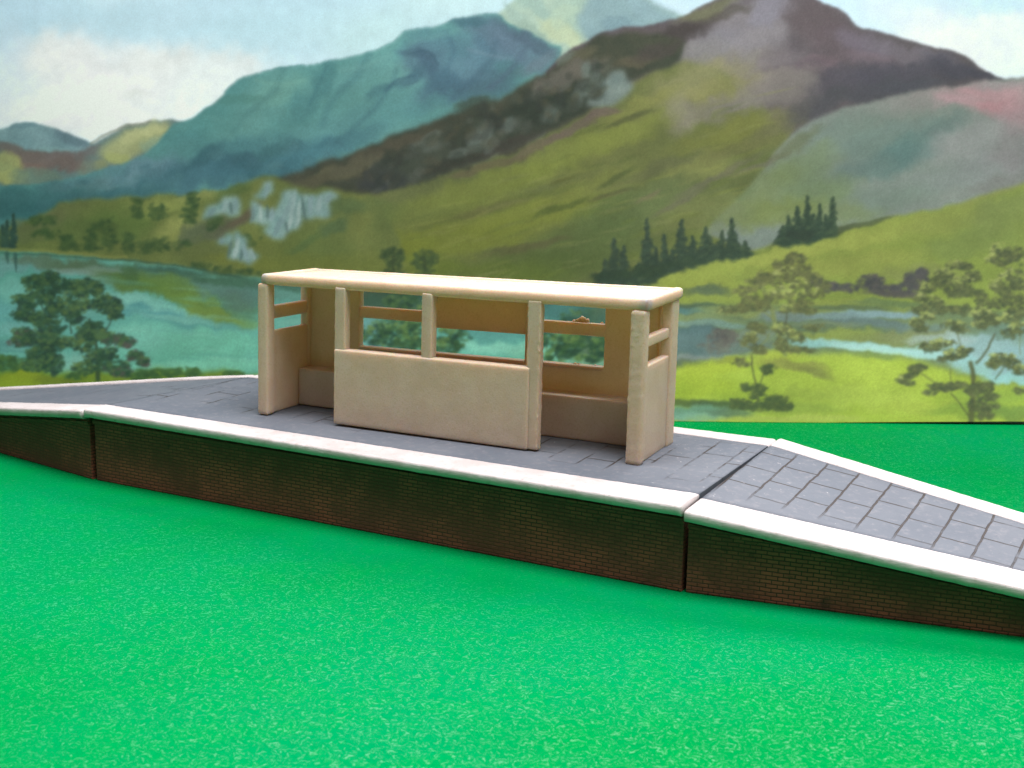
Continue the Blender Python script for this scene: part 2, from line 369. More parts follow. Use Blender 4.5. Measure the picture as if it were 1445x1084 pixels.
    B(200, 186, 34, 10, (188, 192, 134), .6, -18); B(166, 222, 16, 8, (176, 186, 108), .6, 0); B(222, 204, 28, 12, (138, 170, 142), .6, -18); B(140, 234, 12, 9, (158, 164, 108), .6, 0); B(122, 240, 14, 12, (128, 142, 118), .5, -20)
    S([(128, 203), (150, 190), (178, 178), (212, 171)], 5, (128, 132, 112), .55)
    # ---------------- blue-green mountain
    p.mask = None
    P([(-300, 262), (-60, 262), (60, 258), (150, 236), (205, 215), (240, 178), (252, 171), (275, 163), (300, 146), (318, 128), (340, 110), (370, 100), (402, 94), (432, 92), (470, 86), (500, 78), (535, 66), (555, 57), (570, 45), (600, 40), (625, 33), (645, 26), (672, 20), (700, 20), (722, 33), (745, 44), (775, 60), (792, 70), (770, 110), (640, 200), (470, 250), (390, 280), (100, 330), (-300, 330)], (80, 140, 136), (104, 162, 154), edge=1.3, sc=70, seed=11, ang=-.5, stretch=1.6, clip=True)
    for (x, y, rx, ry, c, o, a) in [
        (360, 150, 70, 28, (104, 160, 150), .55, -35), (395, 130, 46, 15, (110, 166, 150), .5, -20), (330, 140, 40, 8, (76, 130, 118), .5, -4), (470, 140, 40, 46, (102, 164, 156), .5, -30), (520, 96, 60, 16, (98, 156, 152), .6, -22), (600, 60, 50, 16, (92, 154, 154), .6, -18),
        (455, 112, 12, 34, (70, 124, 126), .6, 25), (430, 150, 11, 26, (78, 134, 134), .5, 35), (300, 170, 44, 22, (84, 146, 140), .5, -30),
        (690, 50, 54, 22, (88, 116, 132), .8, 34), (730, 70, 60, 24, (96, 120, 138), .7, 30), (660, 30, 30, 10, (70, 112, 122), .8, 8), (745, 58, 44, 10, (76, 96, 112), .7, 30), (650, 90, 70, 40, (84, 122, 138), .75, 20), (600, 90, 30, 26, (84, 120, 134), .7, 40),
        (685, 65, 16, 6, (70, 108, 122), .6, 40), (590, 76, 28, 6, (72, 104, 118), .7, 8), (605, 92, 8, 20, (70, 100, 118), .7, -25), (575, 112, 30, 8, (70, 108, 122), .7, -30), (640, 128, 66, 20, (78, 114, 130), .75, -12), (700, 120, 40, 18, (78, 112, 122), .7, -28), (625, 118, 26, 18, (70, 106, 122), .6, 0), (655, 100, 28, 12, (100, 140, 152), .5, 20), (680, 80, 22, 22, (96, 132, 148), .5, 40),
        (565, 135, 34, 16, (94, 154, 150), .7, -14), (540, 128, 24, 8, (66, 112, 120), .5, -30), (520, 170, 60, 20, (90, 150, 148), .6, -18), (440, 190, 80, 18, (92, 150, 148), .55, -22), (600, 150, 44, 10, (88, 148, 146), .5, -16),
        (760, 90, 30, 10, (104, 124, 134), .6, -32),
        (262, 208, 30, 20, (78, 136, 136), .6, -30), (240, 220, 40, 16, (90, 146, 142), .55, -20), (200, 240, 60, 18, (108, 142, 156), .7, -8), (180, 256, 40, 10, (120, 150, 160), .55, -6), (330, 214, 70, 18, (70, 122, 130), .55, -14),
        (300, 240, 70, 18, (68, 112, 124), .8, -6), (360, 240, 70, 20, (66, 112, 122), .8, -8), (420, 222, 70, 18, (70, 122, 132), .7, -20), (480, 205, 60, 14, (76, 128, 136), .6, -24), (285, 222, 26, 10, (60, 104, 112), .7, -30), (345, 226, 22, 9, (62, 104, 112), .7, 10), (385, 212, 30, 10, (64, 110, 114), .6, -16),
        (100, 276, 90, 16, (70, 116, 118), .8, -8), (30, 284, 70, 18, (64, 114, 116), .85, 0), (240, 262, 60, 14, (70, 114, 124), .8, -8), (150, 284, 90, 14, (62, 108, 112), .8, -6), (60, 300, 80, 14, (54, 104, 106), .85, 0), (120, 260, 50, 9, (100, 136, 140), .6, -4), (-150, 290, 160, 40, (64, 112, 116), .8, 0)]:
        B(x, y, rx, ry, c, o, a, soft=1.0)
    for k in range(70):
        x = 60 + rnd.rand() * 420; y = 275 - (x - 60) * .14 + (rnd.rand() - .5) * 40
        B(x, y, 7 + rnd.rand() * 9, 4 + rnd.rand() * 5, [(58, 104, 112), (76, 122, 130), (66, 110, 116), (84, 132, 134)][k % 4], .35, -30 + rnd.rand() * 30, soft=1)
    S([(300, 146), (335, 113), (370, 100), (430, 92), (500, 78), (552, 59), (570, 45), (625, 33), (665, 20), (700, 20)], 3, (66, 118, 122), .45)
    for (q, w, c, o) in [([(400, 100), (385, 130), (350, 160), (330, 185)], 9, (74, 126, 124), .4), ([(520, 76), (500, 110), (470, 140), (455, 175)], 10, (72, 124, 128), .45), ([(560, 100), (540, 140), (500, 180), (470, 205)], 8, (70, 118, 126), .45), ([(630, 45), (640, 80), (620, 110)], 8, (72, 110, 126), .5), ([(700, 60), (690, 90), (660, 120), (640, 140)], 9, (72, 104, 120), .5), ([(740, 70), (720, 100), (690, 125)], 7, (80, 104, 122), .5), ([(360, 112), (400, 120), (430, 114)], 6, (116, 170, 154), .4), ([(480, 100), (520, 92), (550, 78)], 7, (110, 166, 158), .45), ([(580, 60), (620, 50), (650, 40)], 6, (104, 160, 156), .4), ([(660, 70), (690, 78), (720, 84)], 5, (112, 140, 154), .45), ([(290, 165), (330, 172), (370, 168)], 6, (100, 158, 150), .35)]:
        S(q, w, c, o, soft=1.6)
    S([(460, 95), (450, 118), (436, 148)], 5, (68, 122, 126), .4); S([(545, 130), (560, 112), (585, 106)], 4, (64, 104, 118), .6); S([(585, 75), (605, 74), (618, 92)], 4, (62, 94, 110), .6)
    # ---------------- brown main mountain
    p.mask = None
    P([(770, 100), (800, 72), (832, 55), (850, 44), (880, 38), (905, 36), (935, 30), (962, 24), (980, 12), (1005, 0), (1040, -14), (1080, -22), (1130, -12), (1165, 4), (1190, 14), (1203, 28), (1215, 38), (1245, 46), (1280, 54), (1310, 64), (1345, 72), (1365, 78), (1385, 94), (1415, 109), (1480, 118), (1480, 160), (1100, 260), (800, 260)], (104, 96, 98), (86, 80, 84), edge=1.3, sc=50, seed=21, ang=-.4, stretch=1.5, clip=True)
    for (x, y, rx, ry, c, o, a) in [
        (1000, 14, 46, 9, (116, 120, 84), .7, -22), (1050, 40, 70, 34, (138, 134, 136), .8, -30), (1085, 14, 30, 18, (134, 132, 142), .75, -20), (1010, 62, 46, 20, (130, 128, 134), .7, -25), (1070, 60, 46, 22, (142, 138, 140), .6, -20), (985, 82, 40, 22, (136, 134, 130), .7, -25),
        (1040, 100, 60, 24, (142, 138, 122), .7, -20), (1000, 120, 60, 22, (146, 142, 108), .75, -22), (1095, 100, 42, 20, (136, 128, 128), .6, -18), (1100, 80, 30, 16, (120, 112, 116), .5, 0), (1150, 30, 40, 26, (96, 86, 88), .8, 20), (1180, 60, 36, 26, (100, 88, 92), .7, 20),
        (1220, 66, 40, 14, (116, 108, 120), .65, 20), (1280, 76, 60, 12, (118, 110, 118), .7, 14), (1235, 86, 40, 10, (124, 108, 116), .6, 10), (1330, 82, 34, 8, (114, 108, 116), .6, 16), (1160, 90, 28, 10, (126, 106, 112), .6, 0), (1120, 94, 44, 6, (100, 90, 96), .6, -10),
        (1180, 116, 60, 22, (88, 84, 92), .85, -8), (1270, 108, 70, 18, (82, 80, 90), .8, -6), (1345, 96, 40, 14, (80, 78, 88), .85, 16), (1385, 106, 26, 6, (78, 76, 86), .8, 10), (1240, 128, 70, 12, (80, 80, 86), .8, -10), (1150, 150, 46, 16, (84, 84, 88), .85, -26), (1120, 170, 26, 9, (92, 94, 86), .7, -30), (1290, 122, 50, 8, (86, 86, 94), .7, -6),
        (930, 58, 60, 12, (74, 70, 68), .85, -14), (880, 66, 40, 16, (84, 78, 76), .8, -10), (960, 44, 40, 9, (72, 66, 64), .85, -18), (905, 46, 34, 8, (96, 88, 86), .6, -6), (1020, 20, 40, 7, (84, 80, 70), .6, -16)]:
        B(x, y, rx, ry, c, o, a, soft=.9)
    # ---------------- long green slope
    p.mask = None
    P([(370, 268), (480, 262), (560, 250), (640, 236), (740, 200), (830, 155), (890, 118), (950, 88), (1005, 96), (1050, 122), (1085, 158), (1110, 190), (1240, 300), (1150, 350), (950, 400), (860, 440), (600, 440), (300, 420), (250, 330)], (92, 104, 62), (114, 122, 68), edge=3, sc=75, seed=25, ang=-.35, stretch=2.4)
    for (x, y, rx, ry, c, o, a) in [
        (970, 120, 60, 26, (150, 148, 104), .7, -24), (1020, 128, 60, 14, (146, 144, 88), .6, -16), (1080, 128, 60, 20, (142, 136, 124), .75, -14), (1110, 108, 40, 14, (136, 128, 122), .6, -10), (1010, 155, 60, 16, (138, 132, 118), .7, -10), (960, 165, 20, 26, (146, 142, 122), .6, 10), (1050, 145, 50, 8, (130, 126, 116), .6, -16),
        (1060, 175, 60, 15, (128, 132, 64), .7, -14), (1010, 200, 60, 18, (122, 128, 62), .7, -10), (1090, 190, 40, 18, (116, 120, 70), .7, -26), (990, 235, 50, 16, (140, 144, 80), .6, -10), (1045, 210, 60, 10, (108, 110, 66), .6, -20),
        (900, 150, 60, 12, (138, 142, 74), .6, -26), (880, 190, 70, 16, (136, 146, 66), .6, -24), (800, 215, 90, 18, (130, 142, 64), .65, -22), (700, 260, 110, 18, (126, 140, 60), .65, -14), (760, 300, 120, 22, (132, 144, 56), .7, -8), (620, 300, 110, 18, (116, 130, 58), .6, -8), (640, 340, 120, 22, (126, 138, 52), .7, -4), (540, 350, 70, 22, (120, 132, 48), .7, 0), (500, 300, 60, 20, (92, 116, 62), .6, 0), (850, 260, 60, 16, (128, 138, 66), .6, -20),
        (880, 300, 70, 30, (96, 116, 66), .7, -16), (820, 350, 80, 26, (94, 112, 62), .75, -6), (760, 375, 80, 20, (90, 108, 56), .7, 0), (930, 280, 50, 26, (110, 124, 76), .6, -20), (700, 390, 90, 20, (100, 118, 50), .7, 0), (980, 300, 60, 22, (124, 132, 76), .7, -16), (1060, 290, 60, 24, (126, 138, 84), .7, -16), (1010, 330, 60, 16, (116, 130, 66), .7, -14), (450, 320, 50, 30, (84, 108, 60), .6, 0),
        (600, 375, 60, 14, (110, 128, 48), .6, 0),
        (930, 236, 80, 8, (104, 108, 74), .5, -20), (1010, 250, 60, 5, (112, 108, 92), .5, -28), (960, 285, 40, 4, (108, 104, 88), .5, -28), (1070, 235, 40, 3.5, (116, 112, 98), .5, -20),
        (880, 170, 30, 4, (88, 94, 58), .7, -22), (905, 160, 20, 3, (88, 94, 58), .6, -12), (830, 185, 24, 3, (100, 110, 56), .6, -24), (870, 250, 26, 4, (80, 92, 54), .7, -30), (862, 275, 34, 4, (92, 94, 60), .7, -16), (800, 290, 34, 4, (84, 98, 50), .7, -22), (770, 297, 20, 4, (78, 94, 50), .6, -24), (750, 275, 30, 3, (100, 112, 56), .6, -8), (795, 255, 20, 2.5, (102, 108, 54), .7, -20), (690, 295, 50, 6, (104, 104, 66), .6, -14), (730, 352, 46, 6, (98, 98, 64), .7, -10), (780, 340, 26, 4, (96, 98, 62), .7, -14), (640, 310, 50, 3, (100, 110, 56), .5, -16), (915, 278, 20, 3, (120, 110, 84), .6, -30), (720, 285, 34, 3, (98, 108, 56), .5, -14)]:
        B(x, y, rx, ry, c, o, a, soft=1.0)
    B(1112, 132, 34, 30, (126, 120, 114), .75, -30, soft=1.4); B(1128, 160, 24, 12, (92, 90, 88), .8, -35, soft=1.2); B(1095, 178, 26, 10, (112, 112, 78), .6, -30, soft=1.2)
    for k in range(170):       # streaky grass strokes along the slope
        x = 480 + rnd.rand() * 620; y = 395 - rnd.rand() * (60 + (x - 480) * .36)
        B(x, y, 10 + rnd.rand() * 20, 1.2 + rnd.rand() * 1.8, [(92, 108, 56), (146, 152, 76), (112, 126, 54), (136, 140, 84)][k % 4], .28, -22 + rnd.rand() * 12, soft=1)
    # ---------------- wooded, craggy ridge
    p.mask = None
    P([(360, 268), (392, 250), (430, 236), (470, 226), (505, 214), (525, 202), (560, 188), (600, 176), (640, 162), (680, 148), (710, 138), (740, 118), (775, 100), (800, 80), (825, 64), (850, 48), (930, 50), (965, 60), (955, 88), (905, 108), (870, 128), (845, 150), (800, 172), (750, 198), (690, 222), (630, 244), (570, 262), (520, 274), (470, 276), (430, 270), (390, 280)], (60, 68, 56), (78, 80, 64), edge=2.0, sc=30, seed=31, rough=.5)
    for (x, y, rx, ry, c, o, a) in [
        (470, 246, 60, 10, (98, 98, 72), .8, -18), (430, 258, 44, 10, (84, 84, 64), .7, -8), (560, 205, 60, 10, (84, 82, 66), .8, -16), (500, 232, 40, 9, (92, 92, 72), .7, -20), (780, 118, 40, 15, (104, 102, 92), .8, -24), (830, 95, 34, 14, (108, 104, 92), .75, -12), (815, 78, 26, 8, (98, 96, 74), .7, -24), (900, 84, 26, 9, (100, 94, 74), .7, -10), (930, 70, 36, 10, (76, 70, 66), .7, -16),
        (595, 235, 50, 18, (62, 72, 60), .85, -10), (540, 252, 34, 14, (60, 66, 66), .8, 0), (620, 210, 44, 15, (66, 74, 62), .8, -14), (690, 185, 50, 22, (58, 68, 56), .85, -18), (670, 152, 30, 10, (66, 76, 62), .7, -10), (745, 160, 50, 22, (54, 64, 54), .85, -18), (800, 145, 40, 16, (56, 66, 54), .85, -14), (740, 138, 14, 12, (50, 60, 48), .8, 0), (640, 232, 50, 10, (60, 64, 54), .8, -12), (720, 205, 50, 9, (66, 66, 58), .8, -20), (860, 120, 26, 12, (70, 72, 64), .7, -20), (838, 98, 10, 16, (62, 72, 66), .7, 25)]:
        B(x, y, rx, ry, c, o, a, soft=.8)
    for (x, y, rx, ry, a, o) in [(678, 192, 20, 13, -50, .75), (650, 216, 16, 7, -20, .6), (712, 178, 16, 9, -30, .7), (610, 192, 14, 6, -20, .6), (690, 205, 12, 12, -60, .5), (820, 130, 9, 17, 25, .75), (826, 98, 7, 13, 15, .8), (838, 112, 14, 8, 30, .5), (775, 160, 16, 9, -40, .55), (600, 206, 20, 8, -14, .45), (800, 82, 14, 7, -30, .6)]:
        B(x, y, rx, ry, (108, 122, 112), o, a, soft=.9)
    P([(826, 150), (838, 128), (856, 108), (868, 100), (880, 100), (885, 112), (895, 122), (880, 138), (862, 150), (845, 152)], (108, 126, 120), (130, 146, 136), edge=2.5, sc=14, seed=33)
    B(850, 160, 26, 6, (112, 98, 90), .7, -14); B(815, 178, 46, 7, (112, 100, 88), .75, -28); B(760, 205, 46, 6, (110, 98, 84), .6, -24); B(690, 235, 60, 6, (104, 96, 72), .6, -16)
    for k in range(150):
        x = 520 + rnd.rand() * 340; y = 252 - (x - 520) * .42 + (rnd.rand() - .5) * 52
        B(x, y, 4 + rnd.rand() * 8, 3 + rnd.rand() * 5, [(52, 62, 52), (70, 80, 66), (88, 96, 84), (58, 64, 56), (84, 84, 64)][k % 5], .4, -60 + rnd.rand() * 50, soft=.9)
    for (x, y) in [(530, 240), (545, 236), (560, 246), (700, 170), (742, 138), (760, 142), (790, 138), (680, 160)]:
        B(x, y, 8, 13, (54, 62, 56), .6, 0, soft=.9)
    # ---------------- heather hill at the right
    p.mask = None
    P([(990, 330), (1060, 260), (1100, 205), (1135, 175), (1165, 160), (1205, 148), (1250, 137), (1290, 128), (1340, 123), (1375, 117), (1415, 110), (1445, 108), (1560, 96), (1740, 90), (1740, 330), (1445, 300), (1250, 330), (1100, 360)], (126, 140, 128), (138, 146, 138), edge=2.2, sc=60, seed=41, ang=-.2, stretch=2, clip=True)
    for (x, y, rx, ry, c, o, a) in [
        (1320, 138, 70, 13, (156, 144, 142), .8, -6), (1400, 136, 66, 18, (178, 146, 148), .8, 0), (1420, 155, 46, 14, (192, 138, 144), .85, 6), (1395, 132, 50, 7, (186, 144, 148), .7, 6), (1350, 140, 26, 6, (184, 148, 152), .7, 8), (1440, 175, 34, 24, (164, 142, 146), .7, 0), (1410, 120, 40, 8, (158, 148, 148), .7, 0), (1250, 155, 60, 14, (142, 146, 138), .7, -10), (1550, 150, 120, 40, (176, 146, 148), .7, 0),
        (1190, 185, 60, 20, (118, 136, 124), .8, -20), (1240, 200, 70, 20, (114, 136, 126), .75, -14), (1300, 200, 50, 18, (98, 128, 122), .8, -26), (1260, 228, 50, 18, (96, 126, 122), .8, -14), (1220, 240, 44, 16, (108, 130, 122), .7, -14), (1330, 180, 44, 10, (112, 132, 126), .7, -20), (1290, 178, 40, 10, (124, 142, 134), .6, -10),
        (1370, 200, 60, 26, (152, 152, 150), .8, -16), (1400, 235, 60, 20, (146, 146, 146), .8, -14), (1330, 255, 70, 18, (140, 148, 142), .75, -14), (1430, 215, 30, 30, (140, 134, 134), .7, 0), (1310, 285, 70, 12, (142, 146, 138), .7, -14), (1250, 285, 70, 18, (126, 142, 128), .7, -10), (1420, 258, 50, 10, (132, 130, 126), .7, -14), (1580, 230, 120, 50, (140, 142, 140), .8, 0),
        (1130, 240, 50, 26, (120, 140, 100), .75, -20), (1150, 275, 60, 20, (118, 138, 96), .8, -10), (1080, 260, 50, 22, (122, 138, 88), .75, -20), (1110, 300, 60, 20, (128, 142, 80), .8, -8), (1180, 305, 60, 14, (128, 142, 96), .75, -6), (1040, 300, 60, 20, (122, 136, 78), .7, -10), (1060, 238, 40, 4, (118, 112, 96), .6, -28), (1085, 228, 30, 3.5, (112, 110, 92), .6, -22), (975, 260, 30, 5, (112, 110, 92), .6, -26), (1030, 275, 30, 10, (104, 128, 78), .5, -20),
        (1120, 205, 40, 9, (104, 112, 76), .6, -34), (1150, 215, 30, 12, (124, 142, 108), .6, -30)]:
        B(x, y, rx, ry, c, o, a, soft=1.1)
    # ---------------- lit green knoll under it
    p.mask = None
    P([(700, 460), (800, 425), (858, 408), (905, 392), (945, 380), (975, 371), (1010, 364), (1050, 358), (1075, 347), (1110, 340), (1150, 331), (1180, 322), (1220, 313), (1260, 304), (1310, 296), (1350, 287), (1400, 272), (1445, 257), (1560, 215), (1740, 170), (1740, 640), (700, 640)], (148, 162, 74), (132, 146, 70), edge=2, sc=60, seed=45, ang=-.2, stretch=2, clip=True)
    for (x, y, rx, ry, c, o, a) in [
        (1180, 345, 90, 10, (164, 172, 80), .75, -12), (1090, 362, 60, 9, (166, 174, 82), .7, -12), (980, 390, 70, 14, (158, 170, 76), .75, -12), (1240, 330, 90, 14, (160, 168, 80), .7, -14), (1340, 310, 70, 16, (146, 154, 78), .7, -18), (1420, 300, 60, 26, (126, 138, 80), .7, -20), (1400, 270, 50, 8, (140, 142, 78), .6, -22), (1140, 380, 70, 14, (156, 162, 78), .6, -4), (1240, 375, 70, 16, (148, 154, 76), .6, 0), (1370, 345, 70, 20, (124, 138, 76), .65, -10), (1260, 360, 50, 10, (156, 162, 78), .5, 0),
        (935, 415, 50, 12, (156, 168, 66), .6, -4), (1010, 405, 50, 12, (150, 160, 72), .6, 0), (1300, 388, 60, 12, (136, 142, 84), .6, 0), (1550, 330, 120, 70, (138, 150, 76), .7, -10)]:
        B(x, y, rx, ry, c, o, a, soft=1.0)
    p.mask = None; B(1150, 333, 60, 6, (78, 88, 60), .8, -14); B(1215, 317, 46, 4, (86, 96, 70), .7, -13); B(1030, 362, 44, 4, (96, 110, 62), .6, -8); B(900, 395, 46, 7, (66, 82, 58), .8, -14)
    dk = [(58, 76, 62), (66, 84, 66), (74, 92, 68), (54, 70, 58)]
    for (x, y0, y1, w) in [(854, 366, 402, 20), (866, 337, 402, 26), (880, 348, 400, 18), (900, 372, 396, 22), (913, 309, 394, 22), (925, 352, 388, 15), (938, 332, 382, 17), (950, 352, 380, 16), (962, 311, 376, 20), (978, 334, 370, 18), (988, 348, 366, 16), (996, 321, 366, 18), (1006, 346, 364, 16), (1018, 326, 364, 18), (1033, 309, 362, 19), (1052, 340, 360, 15), (1042, 346, 362, 12),
                           (1112, 306, 343, 20), (1125, 292, 340, 18), (1139, 277, 338, 18), (1148, 302, 336, 14), (1157, 288, 334, 14), (1166, 304, 332, 12), (1175, 279, 330, 17), (1104, 320, 344, 13)]:
        p.conifer(x, y0, y1, w, dk, 3)
    B(860, 392, 26, 12, (52, 70, 54), .7, 0); B(905, 384, 30, 9, (56, 74, 54), .6, -10); B(1130, 332, 24, 7, (54, 66, 56), .7, -12); B(960, 370, 30, 6, (58, 76, 56), .5, -8)
    # ---------------- left green bank with crags
    p.mask = None
    P([(-300, 320), (0, 322), (30, 314), (62, 300), (100, 286), (150, 280), (190, 279), (230, 276), (290, 270), (318, 268), (345, 258), (380, 247), (420, 262), (520, 276), (560, 330), (560, 440), (365, 440), (280, 420), (200, 385), (100, 370), (-300, 365)], (96, 112, 60), (116, 128, 66), edge=2, sc=34, seed=51, rough=.5)
    for (x, y, rx, ry, c, o, a) in [
        (70, 312, 60, 12, (102, 106, 70), .8, -16), (40, 330, 46, 14, (98, 110, 68), .7, 0), (150, 300, 60, 12, (108, 124, 64), .7, -6), (240, 288, 50, 9, (138, 150, 78), .75, -4), (290, 276, 40, 6, (140, 150, 82), .7, -6), (215, 300, 34, 8, (140, 152, 76), .6, -20), (250, 322, 34, 13, (148, 156, 84), .8, -24), (235, 336, 26, 7, (134, 144, 74), .7, -20), (170, 318, 40, 20, (92, 118, 58), .7, 0), (120, 328, 50, 16, (92, 112, 60), .7, 0), (285, 330, 40, 16, (88, 100, 78), .7, -24), (325, 318, 30, 9, (92, 94, 74), .7, -30), (345, 305, 30, 5, (98, 88, 70), .7, -34),
        (300, 355, 50, 14, (100, 112, 62), .7, 0), (380, 350, 50, 20, (104, 116, 56), .7, 0), (440, 350, 50, 26, (96, 114, 58), .7, 0), (350, 372, 60, 9, (114, 124, 54), .7, 6), (420, 380, 70, 20, (108, 120, 52), .7, 0), (500, 380, 60, 24, (112, 124, 54), .6, 0), (330, 270, 26, 8, (80, 104, 56), .7, -20), (390, 318, 26, 12, (92, 112, 58), .7, 0), (480, 290, 46, 12, (84, 108, 66), .7, 0), (470, 320, 20, 10, (74, 102, 68), .6, -30), (430, 345, 26, 6, (80, 106, 60), .6, -30)]:
        B(x, y, rx, ry, c, o, a, soft=1.0)
    gk = [(62, 88, 52), (72, 96, 54), (54, 80, 50), (84, 104, 56)]
    for (x, y, rx, ry, n) in [(194, 294, 7, 12, 16), (222, 300, 13, 11, 22), (273, 284, 8, 12, 16), (266, 306, 10, 12, 18), (60, 312, 20, 6, 18), (62, 330, 22, 6, 18), (95, 343, 10, 13, 20), (128, 338, 7, 14, 18), (155, 330, 9, 22, 26), (180, 342, 8, 16, 20), (142, 318, 12, 8, 16), (300, 312, 12, 14, 16), (238, 346, 30, 9, 22), (205, 350, 20, 8, 18), (120, 350, 26, 4, 14), (350, 340, 16, 8, 12), (280, 378, 40, 5, 20), (330, 385, 36, 6, 22)]:
        p.leaves(x, y, rx, ry, gk, n, 4.0, .6, 3)
    cr = [(146, 172, 166), (126, 156, 152), (112, 142, 140), (160, 184, 174), (134, 162, 162)]
    for q in ([(372, 258), (382, 256), (384, 275), (370, 282), (358, 280), (366, 270)], [(280, 312), (290, 300), (306, 288), (318, 281), (334, 282), (340, 296), (326, 304), (304, 308)], [(346, 314), (356, 292), (366, 288), (382, 296), (396, 292), (392, 312), (370, 318)], [(378, 328), (386, 302), (398, 276), (410, 266), (420, 272), (430, 280), (426, 306), (420, 326), (404, 330), (392, 334)], [(420, 276), (434, 272), (456, 274), (474, 276), (470, 288), (456, 304), (446, 308), (428, 304)], [(303, 338), (316, 332), (328, 334), (324, 344), (308, 346)], [(322, 362), (330, 330), (342, 336), (352, 346), (362, 352), (366, 364), (352, 368), (336, 370)]):
        P(q, (108, 148, 142), (140, 174, 166), edge=2.2, sc=10, seed=55, rough=.9, op=.95)
    for k, (x, y, l, a) in enumerate([(412, 290, 22, 100), (402, 300, 24, 110), (392, 318, 14, 110), (420, 300, 18, 95), (440, 288, 13, 96), (452, 288, 12, 100), (464, 282, 8, 110), (356, 304, 12, 110), (368, 302, 10, 95), (384, 302, 10, 100), (318, 292, 8, 105), (332, 290, 8, 90), (300, 300, 7, 120), (333, 350, 15, 100), (346, 356, 12, 80), (356, 358, 9, 75), (376, 270, 9, 100), (313, 340, 5, 100), (408, 316, 10, 105)]):
        B(x, y, l, 3.4, cr[k % 5], .75, a, soft=.9)
    for (x, y, l, a) in [(428, 292, 17, 80), (326, 294, 8, 80), (324, 352, 12, 100), (404, 320, 9, 75), (378, 300, 10, 90), (340, 360, 8, 95)]:
        B(x, y, l, 2.4, (84, 112, 106), .7, a, soft=.9)
    for (x, y0, y1, w) in [(4, 318, 352, 9), (10, 312, 350, 9), (19, 303, 347, 9)]: p.conifer(x, y0, y1, w, [(54, 82, 74), (48, 74, 64)], 8)
    B(-60, 335, 70, 16, (70, 96, 66), .7, 0)
    # ---------------- the lake at the left
    p.mask = None
    P([(-300, 355), (0, 353), (60, 357), (110, 361), (165, 366), (210, 371), (262, 376), (310, 388), (365, 392), (420, 396), (520, 400), (640, 402), (860, 430), (960, 500), (960, 640), (-300, 640)], (86, 158, 142), (106, 180, 158), edge=1.5, sc=60, seed=61, stretch=4)
    for (x, y, rx, ry, c, o, a) in [
        (20, 375, 40, 12, (112, 160, 156), .8, 0), (70, 372, 60, 9, (96, 118, 92), .8, 6), (130, 378, 60, 10, (88, 114, 84), .85, 6), (200, 384, 60, 10, (92, 128, 100), .8, 4), (250, 384, 60, 9, (62, 98, 80), .85, 8), (320, 396, 60, 9, (66, 104, 78), .85, 8), (310, 412, 60, 12, (86, 120, 104), .8, 14), (160, 395, 50, 10, (98, 128, 92), .8, 14), (105, 384, 30, 5, (140, 170, 160), .6, 4), (150, 381, 26, 4, (130, 160, 148), .6, 4),
        (190, 400, 44, 13, (88, 122, 58), .85, 14), (230, 406, 46, 15, (90, 122, 56), .85, 20), (275, 425, 60, 14, (102, 134, 58), .9, 24), (250, 400, 40, 12, (96, 128, 62), .7, 18), (305, 444, 44, 11, (112, 142, 66), .85, 20), (185, 385, 12, 14, (72, 106, 62), .7, 0), (340, 436, 30, 12, (84, 124, 84), .8, 20), (350, 420, 40, 14, (84, 118, 104), .7, 0), (345, 456, 30, 6, (110, 150, 80), .6, 8),
        (15, 410, 40, 16, (116, 184, 168), .8, 0), (10, 440, 40, 14, (96, 162, 158), .8, 0), (20, 465, 40, 12, (116, 176, 168), .7, 0), (20, 490, 40, 9, (86, 140, 134), .7, 0), (175, 420, 40, 7, (120, 186, 166), .8, 8), (220, 432, 70, 8, (118, 184, 164), .8, 14), (210, 440, 60, 8, (78, 146, 144), .8, 10), (290, 458, 60, 7, (84, 152, 142), .75, 6), (250, 470, 90, 10, (104, 180, 154), .7, 4), (300, 485, 90, 16, (102, 178, 148), .8, 0), (250, 505, 90, 14, (96, 170, 142), .7, 0), (320, 515, 70, 10, (116, 188, 158), .7, 0), (230, 520, 60, 9, (124, 194, 164), .6, 0), (250, 450, 60, 4, (128, 192, 168), .5, 8),
        (90, 430, 60, 30, (110, 170, 156), .5, 0), (180, 480, 50, 20, (112, 182, 158), .6, 0), (110, 510, 40, 14, (126, 178, 158), .7, 0),
        (420, 420, 50, 9, (92, 140, 124), .8, 0), (405, 445, 40, 8, (100, 170, 150), .7, 0), (430, 455, 40, 6, (120, 180, 158), .6, 0), (420, 405, 60, 7, (64, 98, 78), .8, 0)]:
        B(x, y, rx, ry, c, o, a, soft=1.0)
    S([(-200, 351), (0, 352), (50, 354), (110, 358), (165, 363), (180, 364)], 5, (132, 140, 72), .85)
    S([(0, 357), (60, 360), (120, 364), (190, 368), (262, 376), (340, 392)], 3, (54, 84, 66), .6)
    for (x, y1) in [(10, 372), (22, 384)]: S([(x, 358), (x, y1)], 7, (56, 92, 84), .8, w2=2)
    for k in range(60):
        x = rnd.rand() * 380; y = 385 + rnd.rand() * 130
        B(x, y, 12 + rnd.rand() * 26, 1 + rnd.rand() * 1.4, [(130, 196, 172), (84, 150, 138), (108, 176, 152)][k % 3], .25, 4, soft=1)
